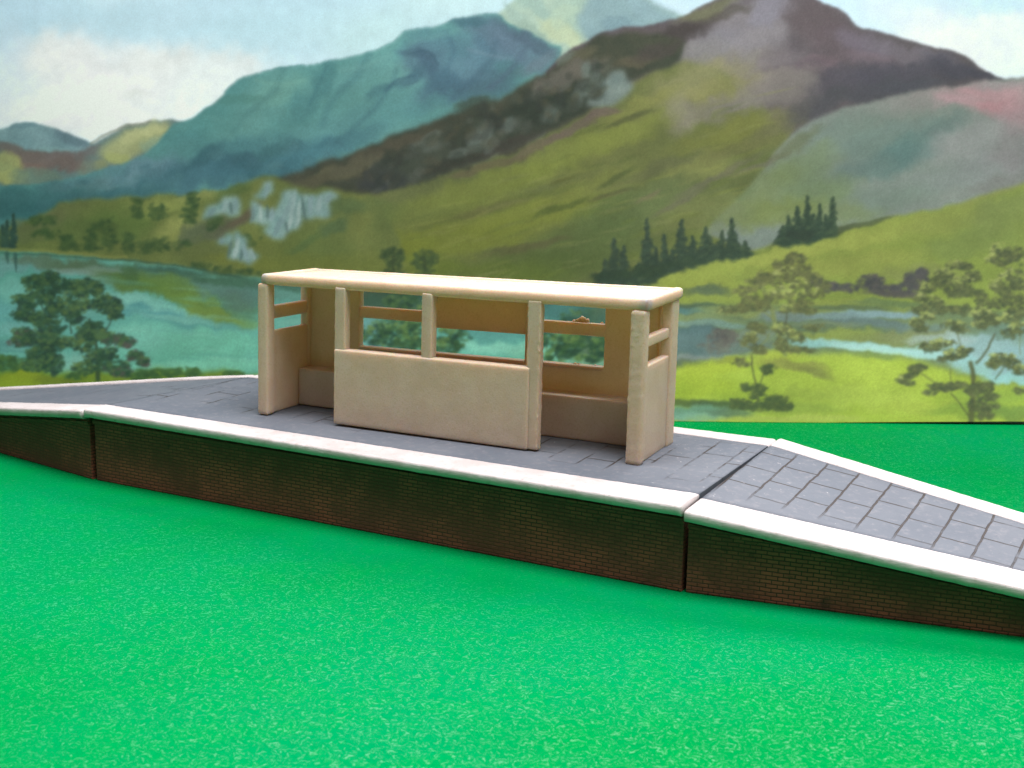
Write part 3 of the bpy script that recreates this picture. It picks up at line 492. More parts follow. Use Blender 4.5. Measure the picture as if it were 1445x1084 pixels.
    # middle strip of the lake and shore, seen through the shelter
    for (x, y, rx, ry, c, o, a) in [(560, 425, 90, 22, (58, 84, 64), .9, 0), (540, 405, 60, 12, (70, 88, 66), .8, 0), (640, 430, 60, 26, (62, 98, 82), .8, 0), (720, 425, 90, 14, (62, 96, 84), .85, 0), (720, 452, 90, 14, (80, 134, 126), .85, 0), (700, 470, 90, 12, (84, 146, 138), .85, 0), (720, 492, 90, 8, (126, 190, 168), .85, 3), (800, 440, 60, 14, (66, 112, 108), .8, 0), (870, 440, 40, 20, (58, 92, 84), .8, 0), (800, 505, 70, 12, (120, 180, 150), .7, 4), (520, 460, 30, 12, (96, 142, 140), .7, 0), (520, 485, 30, 12, (110, 160, 156), .6, 0), (700, 530, 220, 20, (118, 180, 150), .6, 0), (880, 500, 40, 20, (110, 150, 140), .7, 0)]:
        B(x, y, rx, ry, c, o, a, soft=.9)
    mk = [(44, 74, 56), (56, 88, 56), (70, 104, 60), (40, 66, 54)]; ml = [(92, 124, 66), (108, 136, 72)]
    for (x, y, rx, ry, n) in [(530, 470, 26, 16, 40), (560, 455, 26, 18, 50), (585, 465, 26, 20, 60), (600, 440, 26, 14, 34), (565, 425, 24, 10, 26), (640, 470, 20, 18, 40), (630, 490, 22, 12, 30), (575, 485, 34, 9, 30), (800, 478, 24, 14, 36), (830, 470, 20, 14, 36), (790, 500, 24, 10, 30), (830, 498, 20, 11, 30), (850, 480, 16, 16, 30), (770, 480, 12, 10, 16), (820, 448, 26, 9, 20), (815, 516, 40, 8, 20)]:
        p.leaves(x, y, rx, ry, mk, n, 4.0, .65, 5, ml)
    for (x, y, rx, ry) in [(555, 362, 15, 13), (600, 368, 15, 14)]:
        p.leaves(x, y, rx, ry, [(66, 88, 54), (58, 78, 50), (78, 98, 56)], 46, 3.2, .7, 5)
        S([(x, y), (x, y + 34)], 5, (60, 76, 50), .7); p.leaves(x, y + 22, rx * .8, 8, [(66, 88, 54), (58, 78, 50)], 18, 3, .6, 6)
    B(862, 470, 34, 46, (66, 102, 86), .85, 0, soft=1.3); B(850, 512, 40, 10, (118, 168, 142), .7, 0, soft=1.2)
    p.leaves(846, 490, 20, 20, mk, 50, 4.0, .6, 5, ml)
    # ---------------- left foreground grass and the two broad trees
    p.mask = None
    P([(-300, 500), (-60, 512), (0, 520), (40, 514), (80, 524), (120, 522), (180, 528), (230, 522), (270, 527), (310, 524), (350, 530), (420, 535), (520, 560), (520, 640), (-300, 640)], (124, 146, 44), (100, 124, 44), edge=2.5, sc=30, seed=71, rough=.6)
    B(28, 538, 40, 14, (146, 160, 42), .85, 4); B(90, 540, 40, 9, (110, 122, 44), .7, 4); B(150, 538, 40, 7, (118, 140, 48), .6, 4); B(0, 512, 24, 9, (62, 100, 58), .7, 0)
    bk = [(64, 98, 58), (76, 110, 56), (58, 90, 54)]
    for (x, y, rx, ry, n) in [(8, 512, 18, 10, 24), (40, 514, 26, 9, 30), (215, 528, 24, 7, 26), (245, 526, 12, 6, 14), (272, 526, 12, 7, 20), (200, 532, 20, 5, 16), (330, 528, 12, 4, 14), (110, 530, 14, 5, 10)]:
        p.leaves(x, y, rx, ry, bk, n, 3.6, .7, 7)
    tk = [(44, 76, 58), (52, 84, 60), (40, 68, 54), (62, 92, 60), (48, 72, 62)]; tl = [(80, 112, 66), (94, 120, 66), (72, 104, 70)]; tr = [(88, 84, 78), (74, 80, 70), (70, 88, 72)]
    S([(76, 528), (74, 495), (72, 470), (70, 445), (76, 420)], 8, (52, 78, 60), .9, w2=3); S([(138, 536), (137, 500), (132, 470), (126, 450)], 7, (54, 76, 54), .9, w2=3)
    S([(71, 455), (62, 438), (56, 424)], 3, (52, 74, 58), .8); S([(100, 470), (99, 445), (104, 430)], 3, (52, 74, 58), .8); S([(136, 480), (150, 465), (158, 450)], 3, (52, 74, 58), .7); S([(75, 500), (62, 490), (50, 480)], 4, (48, 72, 58), .8); S([(138, 500), (165, 480), (180, 480)], 3, (70, 76, 64), .7)
    for (x, y, rx, ry, n, kind) in [(50, 397, 17, 9, 40, 0), (70, 392, 14, 8, 30, 0), (62, 410, 22, 10, 46, 0), (88, 402, 17, 9, 36, 0), (40, 424, 20, 10, 44, 0), (35, 442, 17, 10, 40, 0), (54, 450, 16, 9, 30, 0), (76, 428, 16, 11, 36, 0), (80, 440, 12, 9, 20, 0), (122, 404, 18, 10, 42, 1), (112, 412, 16, 9, 28, 1), (136, 408, 10, 8, 18, 1), (100, 432, 18, 13, 46, 1), (104, 447, 14, 10, 34, 0), (152, 430, 18, 13, 56, 0), (163, 440, 10, 10, 30, 1), (140, 428, 12, 8, 20, 1), (68, 462, 20, 12, 44, 0), (34, 470, 15, 8, 28, 2), (28, 482, 15, 7, 26, 2), (50, 480, 22, 10, 44, 0), (70, 484, 18, 14, 50, 0), (92, 482, 14, 8, 20, 1), (128, 464, 18, 10, 44, 0), (140, 474, 16, 9, 36, 1), (120, 472, 12, 8, 26, 0), (160, 478, 20, 8, 36, 2), (178, 484, 10, 8, 22, 2), (118, 488, 16, 9, 26, 1), (58, 500, 18, 9, 36, 0), (76, 512, 14, 14, 36, 0), (50, 516, 22, 9, 30, 1), (138, 510, 18, 14, 40, 0), (120, 520, 16, 9, 26, 1), (165, 520, 16, 10, 36, 2), (150, 500, 16, 9, 30, 0), (190, 502, 10, 7, 20, 2), (202, 510, 9, 6, 18, 2), (175, 526, 10, 6, 14, 2), (118, 430, 10, 8, 14, 1)]:
        cols = [tk, tk + tl, tr + tk[:2]][kind]
        p.leaves(x, y, rx, ry, cols, int(n * 1.2), 3.2, .75, 9, tl if kind == 1 else [(70, 104, 66), (60, 94, 64), (84, 112, 64)])
    # ---------------- right: river, meadows, bushes and the pale trees
    p.mask = None
    P([(840, 425), (900, 422), (960, 430), (1020, 432), (1120, 430), (1300, 432), (1445, 440), (1740, 440), (1740, 520), (1300, 520), (840, 600)], (120, 134, 92), (104, 122, 90), edge=3, seed=81, sc=24, stretch=3)
    for (x, y, rx, ry, c, o, a) in [
        (1000, 412, 36, 8, (98, 112, 76), .8, 0), (985, 434, 46, 5, (78, 98, 78), .85, 2), (960, 438, 50, 4, (84, 124, 124), .8, 2), (1030, 440, 50, 6, (138, 150, 90), .7, 2), (985, 450, 60, 6, (126, 142, 96), .8, 3), (1000, 457, 60, 5, (118, 146, 136), .85, 3), (975, 466, 46, 6, (80, 108, 110), .9, 2), (975, 485, 56, 20, (92, 116, 118), .95, 0), (970, 508, 60, 7, (126, 136, 134), .85, -4), (1040, 490, 46, 18, (106, 122, 118), .8, 0), (900, 470, 50, 40, (96, 124, 120), .85, 0), (1070, 470, 36, 8, (122, 136, 122), .7, 0),
        (1140, 442, 90, 7, (136, 146, 86), .8, 0), (1180, 428, 50, 8, (146, 154, 76), .75, 0), (1230, 434, 50, 8, (150, 160, 74), .7, 2), (1260, 428, 60, 5, (104, 122, 84), .7, 2), (1200, 434, 60, 4, (92, 108, 84), .75, 2), (1240, 443, 66, 5, (132, 158, 164), .95, 2), (1180, 446, 50, 6, (124, 146, 148), .9, 3), (1110, 446, 40, 8, (116, 132, 132), .8, 0), (1230, 456, 70, 6, (104, 122, 120), .9, 2), (1310, 462, 60, 7, (112, 130, 122), .8, 0), (1160, 460, 50, 6, (122, 134, 104), .8, 0),
        (1190, 474, 60, 9, (146, 156, 78), .85, 0), (1250, 478, 56, 9, (132, 140, 84), .85, 0), (1150, 464, 30, 6, (92, 108, 86), .6, 0), (1300, 474, 60, 10, (132, 138, 96), .7, 0),
        (1180, 484, 74, 5.5, (152, 194, 188), .95, 4), (1240, 492, 70, 6, (168, 208, 202), .95, 5), (1140, 484, 30, 6, (138, 184, 180), .8, 4), (1320, 500, 56, 7, (160, 200, 196), .95, 8), (1390, 490, 60, 22, (150, 182, 186), .9, 0), (1400, 520, 60, 14, (150, 192, 192), .9, 10), (1330, 480, 50, 9, (162, 180, 176), .7, 0), (1440, 510, 40, 22, (140, 172, 176), .85, 0), (1440, 536, 40, 7, (150, 198, 196), .9, 8), (1430, 465, 50, 12, (112, 136, 120), .8, 0), (1600, 480, 150, 40, (140, 172, 174), .8, 0)]:
        B(x, y, rx, ry, c, o, a, soft=.7)
    P([(700, 600), (900, 524), (950, 520), (985, 512), (1030, 508), (1060, 500), (1110, 498), (1150, 500), (1190, 498), (1240, 500), (1290, 504), (1330, 520), (1380, 536), (1445, 548), (1740, 570), (1740, 640), (700, 640)], (160, 178, 64), (172, 188, 74), edge=2.5, sc=40, seed=85, stretch=2, rough=.5)
    for (x, y, rx, ry, c, o, a) in [
        (960, 514, 40, 6, (94, 108, 76), .75, -4), (1000, 520, 50, 12, (172, 186, 62), .8, -8), (980, 545, 60, 16, (164, 180, 58), .8, 0), (1060, 560, 60, 14, (140, 158, 58), .5, 0), (1100, 500, 36, 6, (176, 186, 72), .7, 0), (1110, 515, 40, 8, (150, 150, 78), .75, 6), (1140, 520, 40, 9, (140, 142, 74), .75, 12), (1155, 528, 26, 6, (124, 126, 72), .7, 16), (1030, 510, 20, 5, (140, 144, 70), .6, 0), (1240, 530, 70, 16, (176, 192, 74), .8, 4), (1220, 560, 80, 16, (174, 188, 78), .8, 0), (1300, 575, 60, 10, (166, 178, 72), .7, 0), (1290, 550, 50, 10, (160, 176, 68), .6, 0), (1140, 560, 50, 12, (156, 170, 72), .7, 0), (1130, 578, 60, 7, (144, 160, 72), .7, 0), (1240, 502, 30, 5, (118, 136, 78), .7, 4), (1400, 560, 60, 14, (140, 162, 70), .75, 0), (1370, 580, 60, 10, (128, 152, 64), .7, 0), (1430, 585, 40, 10, (112, 136, 70), .7, 0), (1150, 590, 60, 5, (180, 188, 90), .7, 0), (1060, 590, 60, 4, (166, 172, 84), .7, 0),
        (930, 550, 50, 20, (152, 170, 56), .8, 0), (960, 567, 46, 5, (84, 100, 66), .8, 3), (1020, 572, 46, 6, (74, 92, 66), .85, 2), (975, 580, 56, 8, (104, 142, 122), .95, 2), (940, 588, 40, 9, (120, 158, 140), .9, 0), (1030, 583, 36, 6, (96, 118, 96), .8, 0), (980, 590, 40, 6, (128, 166, 146), .7, 0), (890, 590, 60, 20, (112, 152, 134), .8, 0)]:
        B(x, y, rx, ry, c, o, a, soft=.9)
    B(856, 470, 40, 44, (66, 102, 86), .9, 0, soft=1.5); B(850, 512, 44, 11, (118, 168, 142), .75, 0, soft=1.3)
    for (x, y, rx, ry, n) in [(830, 476, 26, 18, 50), (856, 484, 20, 18, 44), (800, 486, 22, 16, 30), (840, 502, 24, 8, 24)]: p.leaves(x, y, rx, ry, mk, n, 4.0, .65, 5, ml)
    gb = [(86, 84, 84), (98, 92, 90), (78, 78, 82)]
    for (x, y, rx, ry, n) in [(1230, 399, 16, 10, 40), (1250, 408, 20, 9, 40), (1292, 396, 16, 11, 44), (1278, 410, 20, 9, 34), (1170, 404, 16, 6, 22), (1195, 406, 16, 5, 18), (1300, 386, 8, 6, 16), (1150, 398, 10, 6, 14)]:
        p.leaves(x, y, rx, ry, gb, n, 3.6, .6, 11)
    B(1260, 414, 46, 5, (96, 90, 86), .6, 2)
    p.leaves(1020, 476, 20, 12, [(98, 94, 90), (112, 108, 98), (88, 84, 84)], 60, 3.4, .55, 12); p.leaves(1010, 490, 22, 8, [(104, 100, 94), (112, 116, 104)], 30, 3.2, .5, 12)
    p.leaves(1000, 410, 20, 6, [(100, 116, 82), (92, 108, 80)], 26, 3.4, .6, 12)
    ok = [(112, 114, 72), (96, 100, 68), (124, 126, 78), (86, 92, 66)]; ol = [(164, 170, 94), (150, 158, 84), (176, 180, 108)]
    # tree by the shelter end
    tb = (128, 136, 82)
    S([(1108, 500), (1104, 490), (1096, 465), (1088, 435), (1078, 412), (1070, 398)], 8, tb, .85, w2=5); S([(1092, 450), (1078, 440), (1072, 432)], 4, tb, .7, w2=2); S([(1110, 458), (1111, 438), (1116, 424)], 3, (90, 90, 64), .7); S([(1083, 474), (1074, 458)], 3, (110, 116, 78), .6); S([(1066, 492), (1080, 480), (1086, 470)], 3, tb, .6)
    for (x, y, rx, ry, n, L) in [(1122, 366, 15, 7, 34, 0), (1106, 374, 14, 7, 30, 0), (1114, 386, 20, 9, 44, 1), (1098, 396, 16, 10, 40, 1), (1078, 392, 14, 7, 26, 0), (1066, 400, 14, 9, 28, 0), (1052, 412, 14, 8, 26, 0), (1134, 380, 10, 8, 22, 0), (1146, 392, 14, 6, 24, 0), (1160, 402, 14, 6, 22, 0), (1130, 402, 18, 8, 34, 1), (1142, 414, 20, 7, 30, 1), (1104, 414, 18, 8, 36, 1), (1060, 426, 16, 9, 40, 0), (1044, 436, 16, 6, 30, 0), (1074, 432, 12, 7, 24, 0), (1084, 422, 12, 8, 20, 1), (1128, 428, 16, 7, 34, 0), (1112, 436, 16, 6, 26, 1), (1138, 438, 14, 5, 20, 0), (1026, 438, 12, 5, 16, 1), (1064, 460, 10, 5, 20, 0), (1076, 464, 8, 6, 16, 0), (1104, 464, 14, 8, 36, 1), (1118, 472, 12, 6, 26, 1), (1102, 484, 9, 10, 30, 0), (1126, 478, 10, 5, 16, 1), (1056, 482, 12, 9, 34, 0), (1072, 494, 10, 6, 22, 0), (1060, 474, 8, 5, 16, 1), (1112, 494, 14, 4, 22, 0), (1136, 494, 14, 5, 20, 0), (1148, 462, 14, 4, 18, 0), (1048, 512, 12, 6, 20, 0)]:
        p.leaves(x, y, rx, ry, ok, n, 2.9, .62, 13, ol if L else None)
    S([(1070, 566), (1068, 545), (1063, 520), (1061, 500)], 3.4, (92, 96, 62), .85, w2=2.4); S([(1074, 542), (1078, 530), (1082, 522)], 2.2, (84, 90, 62), .8)
    for (x, y, rx, ry, n) in [(1084, 520, 9, 7, 28), (1056, 546, 9, 5, 18), (1072, 548, 10, 6, 18), (1066, 556, 12, 6, 20), (1094, 568, 22, 9, 56), (1076, 574, 26, 6, 40), (1052, 572, 20, 6, 26), (1106, 574, 12, 6, 22), (1044, 566, 14, 4, 16)]:
        p.leaves(x, y, rx, ry, [(84, 96, 62), (72, 86, 60), (94, 104, 64)], n, 3, .65, 14)
    # big tree at the right edge
    S([(1370, 596), (1373, 560), (1374, 530), (1370, 512)], 9, (92, 94, 62), .9, w2=6); S([(1378, 512), (1392, 494), (1404, 472)], 4.5, (98, 104, 82), .9, w2=3); S([(1370, 590), (1356, 572), (1342, 555)], 3.5, (96, 100, 64), .85, w2=2.5); S([(1372, 545), (1350, 548), (1322, 540), (1300, 528)], 3, (104, 108, 66), .6); S([(1342, 535), (1341, 520)], 2, (96, 100, 66), .8); S([(1406, 534), (1414, 522), (1420, 510)], 3, (100, 110, 84), .7); S([(1356, 490), (1352, 472)], 2.5, (104, 108, 78), .7); S([(1440, 500), (1440, 470)], 2.5, (120, 128, 92), .6)
    for (x, y, rx, ry, n, L) in [(1350, 374, 12, 7, 30, 1), (1362, 376, 10, 5, 22, 0), (1332, 388, 14, 8, 36, 1), (1324, 398, 14, 8, 34, 0), (1310, 408, 12, 7, 24, 1), (1372, 390, 12, 7, 30, 0), (1356, 398, 16, 8, 40, 1), (1346, 412, 14, 7, 32, 0), (1364, 412, 14, 7, 36, 0), (1384, 420, 8, 12, 30, 0), (1316, 426, 16, 8, 40, 1), (1300, 420, 10, 6, 18, 1), (1328, 436, 18, 6, 36, 0), (1300, 438, 12, 6, 28, 0), (1312, 446, 14, 5, 24, 1), (1360, 438, 26, 7, 50, 0), (1294, 456, 10, 7, 30, 1), (1300, 464, 9, 5, 18, 0), (1346, 458, 16, 6, 34, 1), (1354, 464, 12, 5, 18, 0), (1388, 444, 16, 9, 50, 1), (1396, 452, 18, 8, 44, 0), (1382, 458, 12, 6, 22, 1), (1312, 490, 16, 7, 40, 0), (1330, 484, 18, 5, 30, 1), (1348, 500, 16, 7, 44, 1), (1336, 506, 12, 4, 22, 0), (1362, 494, 10, 5, 20, 1),
                                (1430, 358, 14, 9, 44, 0), (1416, 366, 12, 9, 34, 0), (1408, 352, 12, 9, 20, 1), (1400, 366, 8, 8, 14, 1), (1428, 388, 16, 10, 40, 1), (1440, 402, 14, 9, 36, 0), (1420, 410, 14, 9, 36, 0), (1406, 402, 12, 9, 26, 1), (1432, 424, 18, 8, 44, 0), (1408, 428, 16, 7, 34, 0), (1436, 440, 16, 7, 36, 0), (1424, 450, 16, 8, 30, 1), (1440, 462, 14, 9, 30, 1), (1428, 470, 16, 7, 24, 0), (1470, 400, 30, 40, 130, 1), (1480, 450, 26, 24, 70, 0),
                                (1414, 506, 18, 8, 50, 1), (1402, 514, 10, 6, 26, 0), (1428, 514, 12, 7, 30, 0), (1440, 522, 12, 6, 26, 1), (1294, 520, 12, 7, 36, 0), (1284, 530, 12, 4, 18, 0), (1272, 536, 10, 5, 14, 1), (1282, 540, 9, 4, 14, 0), (1330, 546, 18, 6, 44, 0), (1348, 544, 14, 5, 26, 0), (1374, 550, 14, 9, 44, 0), (1390, 546, 14, 7, 34, 0), (1398, 560, 12, 6, 24, 0), (1312, 554, 10, 3, 12, 0), (1380, 572, 14, 8, 30, 0), (1390, 584, 12, 8, 34, 0), (1400, 574, 10, 5, 14, 0), (1440, 552, 10, 4, 12, 0)]:
        p.leaves(x, y, rx, ry, [(98, 104, 68), (84, 90, 64), (112, 116, 74), (76, 84, 64)], n, 2.9, .62, 15, ol if L else None)
    # ---------------- print grain, painterly mottling, soft focus of the litho, brightening against light falloff
    p.mask = None
    lum = p.img.mean(-1); tone = np.clip((p.Y - 60) / 90, 0, 1) * np.clip((470 - p.Y) / 90, 0, 1) * np.clip((.74 - lum) / .12, 0, 1)
    p.img *= (1 - .09 * tone)[..., None]
    m = (p.fbm(34, 4, 95, -.4, 1.7)[..., None] - .5); p.img *= 1 + m * .10 * np.clip((p.Y[..., None] - 20) / 160, .15, 1)
    for c in range(3): p.img[..., c] = p.blur(p.img[..., c], .9)
    p.img *= 1 + .13 * np.clip((p.Y - 60) / 480, 0, 1)[..., None]  # print lightened downwards to offset lamp falloff; light put into the colours
    g = p.fbm(16, 3, 91)[..., None] - .5; p.img *= 1 + g * .05
    g = np.random.RandomState(3).rand(p.h, p.w, 1).astype(np.float32) - .5; p.img *= 1 + g * .09 * np.clip((.95 - lum) / .35, .25, 1)[..., None]
    p.img *= np.array([1.0, .978, 1.022], np.float32)
    return np.clip(p.img, 0, 1)

# ------------------------------------------------------------------ the printed backdrop sheet
BA = np.array([107.65, 151.76]); BD = np.array([.87110871, .49109023]); BN = np.array([.49109023, -.87110871])   # foot, run and front normal of the sheet
REG = np.array([[3.02967804, 3.46024371, -0.266381023, 98.7180811], [-0.104631075, 0.340280202, -4.46119808, 553.623247], [-0.00105211801, 0.00197822927, -0.00046008219, 0.813044431]])  # sheet position in mm -> print units
SHEET_H = 143
CURVE = .00068          # the left half of the sheet bows away
def build_backdrop():
    root = thing('painted_backdrop', 'upright printed sheet of green mountains, lake and pine trees standing behind the platform', 'backdrop', (BA[0], BA[1], 0))
    img = paint_landscape(); step = .36
    s = np.arange(-262, 152, step); h = np.arange(0.15, SHEET_H, step); nS, nH = len(s), len(h)
    SS, HH = np.meshgrid(s, h)
    HH = HH + 1.1 * np.clip((SS - 50) / 60, 0, 1) * (1 - HH / SHEET_H)     # the sheet's foot lifts a little at the right
    wave = .5 * np.sin(SS / 37 + HH / 60) + .35 * np.sin(SS / 17 - HH / 41 + 1) + .25 * np.sin(HH / 23 + SS / 90)
    bow = -CURVE * np.minimum(SS, 0) ** 2
    X = BD[0] * SS + BN[0] * (wave + .6 + bow); Y = BD[1] * SS + BN[1] * (wave + .6 + bow)
    q = np.einsum('ij,jab->iab', REG, np.stack([X + BA[0], Y + BA[1], HH, np.ones_like(SS)])); ax, ay = q[0] / q[2], q[1] / q[2]
    fx = np.clip((ax - AX0) / AST, 0, img.shape[1] - 1.01); fy = np.clip((ay - AY0) / AST, 0, img.shape[0] - 1.01)
    ix, iy = fx.astype(int), fy.astype(int); fx = (fx - ix)[..., None]; fy = (fy - iy)[..., None]
    c = (img[iy, ix] * (1 - fx) + img[iy, ix + 1] * fx) * (1 - fy) + (img[iy + 1, ix] * (1 - fx) + img[iy + 1, ix + 1] * fx) * fy
    lum = c.mean(-1, keepdims=True); c = np.clip(lum + (c - lum) * PSAT, 0, 1)
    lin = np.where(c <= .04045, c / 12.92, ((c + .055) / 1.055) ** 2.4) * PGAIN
    co = np.stack([X, Y, HH], -1).reshape(-1, 3) * K
    i = np.arange(nH - 1)[:, None] * nS + np.arange(nS - 1)[None]
    F = np.stack([i, i + 1, i + nS + 1, i + nS], -1).reshape(-1, 4)
    me = bpy.data.meshes.new('printed_sheet'); me.vertices.add(len(co)); me.vertices.foreach_set('co', co.astype(np.float32).ravel())
    me.loops.add(F.size); me.loops.foreach_set('vertex_index', F.astype(np.int32).ravel()); me.polygons.add(len(F))
    me.polygons.foreach_set('loop_start', np.arange(0, F.size, 4, dtype=np.int32)); me.update(calc_edges=True)
    at = me.color_attributes.new('print', 'FLOAT_COLOR', 'POINT')
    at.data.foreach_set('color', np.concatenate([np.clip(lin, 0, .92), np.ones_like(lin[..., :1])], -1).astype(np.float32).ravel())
    me.polygons.foreach_set('use_smooth', [True] * len(F)); me.materials.append(M_PRINT)
    o = bpy.data.objects.new('printed_sheet', me); COL.objects.link(o); o.parent = root
    bv, bf = [], []
    ss = np.linspace(-262, 152, 60); n = len(ss)
    for off in (-1.0, -2.6):
        for z in (.05, SHEET_H):
            for a in ss: bv.append(np.array([*(BA + BD * a + BN * (off - CURVE * min(a, 0) ** 2)), z]) * K)
    for i in range(n - 1):
        for (p, q) in ((0, 1), (2, 3), (0, 2), (1, 3)): bf.append((p * n + i, p * n + i + 1, q * n + i + 1, q * n + i))
    bf += [(0, n, 3 * n, 2 * n), (n - 1, 2 * n - 1, 4 * n - 1, 3 * n - 1)]
    link('backing_card', mesh_from('backing_card', bv, bf), M_CARD, root, False)
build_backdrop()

# ------------------------------------------------------------------ platform pieces
def v3(*a): return np.array(a, float)
def nf(p, s, seed=0): return mnoise.fractal(Vector(p) * s + Vector((seed * 7.1, seed * 3.3, 0)), 1.0, 2.0, 3)
class Piece:
    """a platform piece: top corners front-left, front-right, back-right, back-left in mm; walls drop to the ground inside the overhang"""
    def __init__(s, fl, fr, br, bl): s.fl, s.fr, s.br, s.bl = map(lambda q: v3(*q), (fl, fr, br, bl))
    def front(s, a): return s.fl + (s.fr - s.fl) * a
    def back(s, a): return s.bl + (s.br - s.bl) * a
    def inset(s, a, df, z=0):          # point df mm in from the front edge (df<0: from the back edge)
        f, b = s.front(a), s.back(a); L = np.linalg.norm((b - f)[:2]); t = df / L if df >= 0 else 1 + df / L
        q = f + (b - f) * t; q[2] += z; return q
    def loft(s, name, rows, mat, parent, closed=True, n=120, jit=0.0, seed=0, a0=0.0, a1=1.0):
        """rows: list of functions a -> point, lofted along the piece and capped"""
        vs, fs = [], []; m = len(rows)
        for i in range(n + 1):
            a = a0 + (a1 - a0) * i / n
            for j, r in enumerate(rows):
                q = r(a); d = jit * v3(0, nf(q, .5, seed + j), nf(q, .5, seed + 9 + j)) if jit else 0
                vs.append((q + d) * K)
        for i in range(n):
            for j in range(m if closed else m - 1):
                k = (j + 1) % m; fs.append((i * m + j, i * m + k, (i + 1) * m + k, (i + 1) * m + j))
        if closed: fs += [tuple(range(m)), tuple(n * m + j for j in range(m))]
        me = mesh_from(name, vs, fs)
        return link(name, me, mat, parent)

LIP, OV = 2.2, 3.1
def build_piece(root, pc, mdeck, cwf, cwb, endl=.5, endr=.5, n=120, seed=0, lift=0.0):
    Lx = np.linalg.norm((pc.fr - pc.fl)[:2]); a0, a1 = endl / Lx, 1 - endr / Lx
    cf = lambda a: cwf[0] + (cwf[1] - cwf[0]) * a
    cb = lambda a: cwb[0] + (cwb[1] - cwb[0]) * a
    lowz = lambda q: max(q[2], .06)
    def low(q, dz): r = q.copy(); r[2] = max(q[2] + dz, .08); return r
    def out(a, d, side):               # d mm outwards of the edge
        return pc.inset(a, d) if side > 0 else pc.inset(a, -max(d, 1e-4))
    # deck: a grid between the copings, a hair below them
    rows = []; T = 14
    for j in range(T + 1):
        rows.append(lambda a, j=j: (lambda p, q: p + (q - p) * j / T)(pc.inset(a, cf(a) - .15, -.22), pc.inset(a, -(cb(a) - .15), -.22)))
    rows += [lambda a: low(pc.inset(a, -(cb(a) - .15)), -1.6), lambda a: low(pc.inset(a, cf(a) - .15), -1.6)]
    d = pc.loft('deck', rows, mdeck, root, True, n, .03, seed); d.data.polygons.foreach_set('use_smooth', [abs(p.normal.z) > .5 for p in d.data.polygons])
    for side, cw in ((1, cf), (-1, cb)):
        prof = [(lambda a: cw(a), -1.3), (lambda a: cw(a), -.12), (lambda a: cw(a) - .35, .02), (lambda a: cw(a) * .5, .05), (lambda a: 1.0, .02), (lambda a: .42, -.06), (lambda a: .12, -.26), (lambda a: .0, -.6), (lambda a: .02, -1.25), (lambda a: .14, -LIP + .1), (lambda a: .5, -LIP - .12), (lambda a: 2.4, -LIP - .1), (lambda a: 4.5, -LIP)]
        rows = []
        for k, (fd, dz) in enumerate(prof):
            def r(a, fd=fd, dz=dz, side=side): 
                # slightly rounded nose at both ends of the coping
                e = min(a, 1 - a) * Lx; rd = .35 * max(0, 1 - e / .8) ** 2
                q = out(a, fd(a) + rd, side); q[2] = max(q[2] + dz - rd * .6 + (lift * min(1, (1 - a) * 6) if side < 0 else 0), .1 + .02 * (dz + 3)); return q
            rows.append(r)
        # denser at the ends
        pc.loft('coping', rows, M_WHITE, root, True, n * 2, .065, seed + (3 if side > 0 else 5))
    # brick body with a projecting course under the coping
    prof = [(OV + .15, 0.0, 'g'), (OV, .3, 'g'), (OV, -LIP - 2.35, 't'), (OV - .55, -LIP - 2.25, 't'), (OV - .6, -LIP - 1.3, 't'), (OV, -LIP - 1.2, 't'), (OV + .05, -LIP + .3, 't')]
    rows = []
    for side in (1, -1):
        for df, z, kind in (prof if side > 0 else prof[::-1]):
            def r(a, df=df, z=z, kind=kind, side=side):
                q = out(a, df, side)
                q[2] = z + .04 if kind == 'g' else max(q[2] + z, .35 + .01 * z)
                return q
            rows.append(r)
    w = pc.loft('brick_wall', rows, M_BRICK, root, True, n, .05, seed + 11, a0, a1)
    w.data.polygons.foreach_set('use_smooth', [False] * len(w.data.polygons))

LEN, WID = 168.0, 61.82
def zt(x, y): a, b = x / LEN, y / WID; return 19.874 + (.34 * (1 - a) - .145 * a) * (1 - b) + (-1.38 * (1 - a) + 1.18 * a) * b
DECK_MID = mat_deck((15.6, 14.0), (.42, .63), .75, (-.72, -.055, 0), (84, 31, 0))
DECK_RAMP = mat_deck((18.2, 19.2), (.28, .50), .769, (-.88, -.03, 0), (230, 30, 0))
DECK_LEFT = mat_deck(None, (.50, .68), .769, (-.2, -.1, 0), (-62, 30, 0))
G = 'pieces of the model platform'
mid = thing('platform_section', 'long level platform piece with grey slabs and white edges under the cream shelter', 'platform', (84, 31, 0), G)
build_piece(mid, Piece((0, 0, 20.21), (LEN, 0, 19.73), (LEN + 1.25, WID, 21.05), (8.8, WID, 20.05)), DECK_MID, (7.2, 10.0), (4.2, 6.5), .5, .35, 150, 1)
# the ramps narrow and fall away from the level piece
DR, DL = 135.0, 122.0
rr = thing('platform_ramp', 'tapering platform ramp sloping down to the right, with deep slab joints and paint chips', 'platform ramp', (230, 30, 0), G)
build_piece(rr, Piece((LEN + .55, .3, 18.7), (LEN + .5 + DR, .3 + .155 * DR, 18.7 - .117 * DR), (LEN + 1.4 + DR, WID + .4 - .155 * DR, 21.35 - .126 * DR), (LEN + 1.7, WID + .6, 21.35)), DECK_RAMP, (9.8, 8.0), (7.0, 6.3), .12, .5, 130, 21)
rl = thing('platform_ramp', 'tapering platform ramp falling away to the left, with smooth grey top', 'platform ramp', (-62, 30, 0), G)
build_piece(rl, Piece((-.6 - DL, .155 * DL, 19.75 - .128 * DL), (-.6, -.2, 19.75), (8.0, WID, 19.95), (8.0 - DL, WID - .10 * DL, 19.95 - .137 * DL)), DECK_LEFT, (7.5, 8.6), (6.5, 4.6), .5, .55, 130, 41, .35)

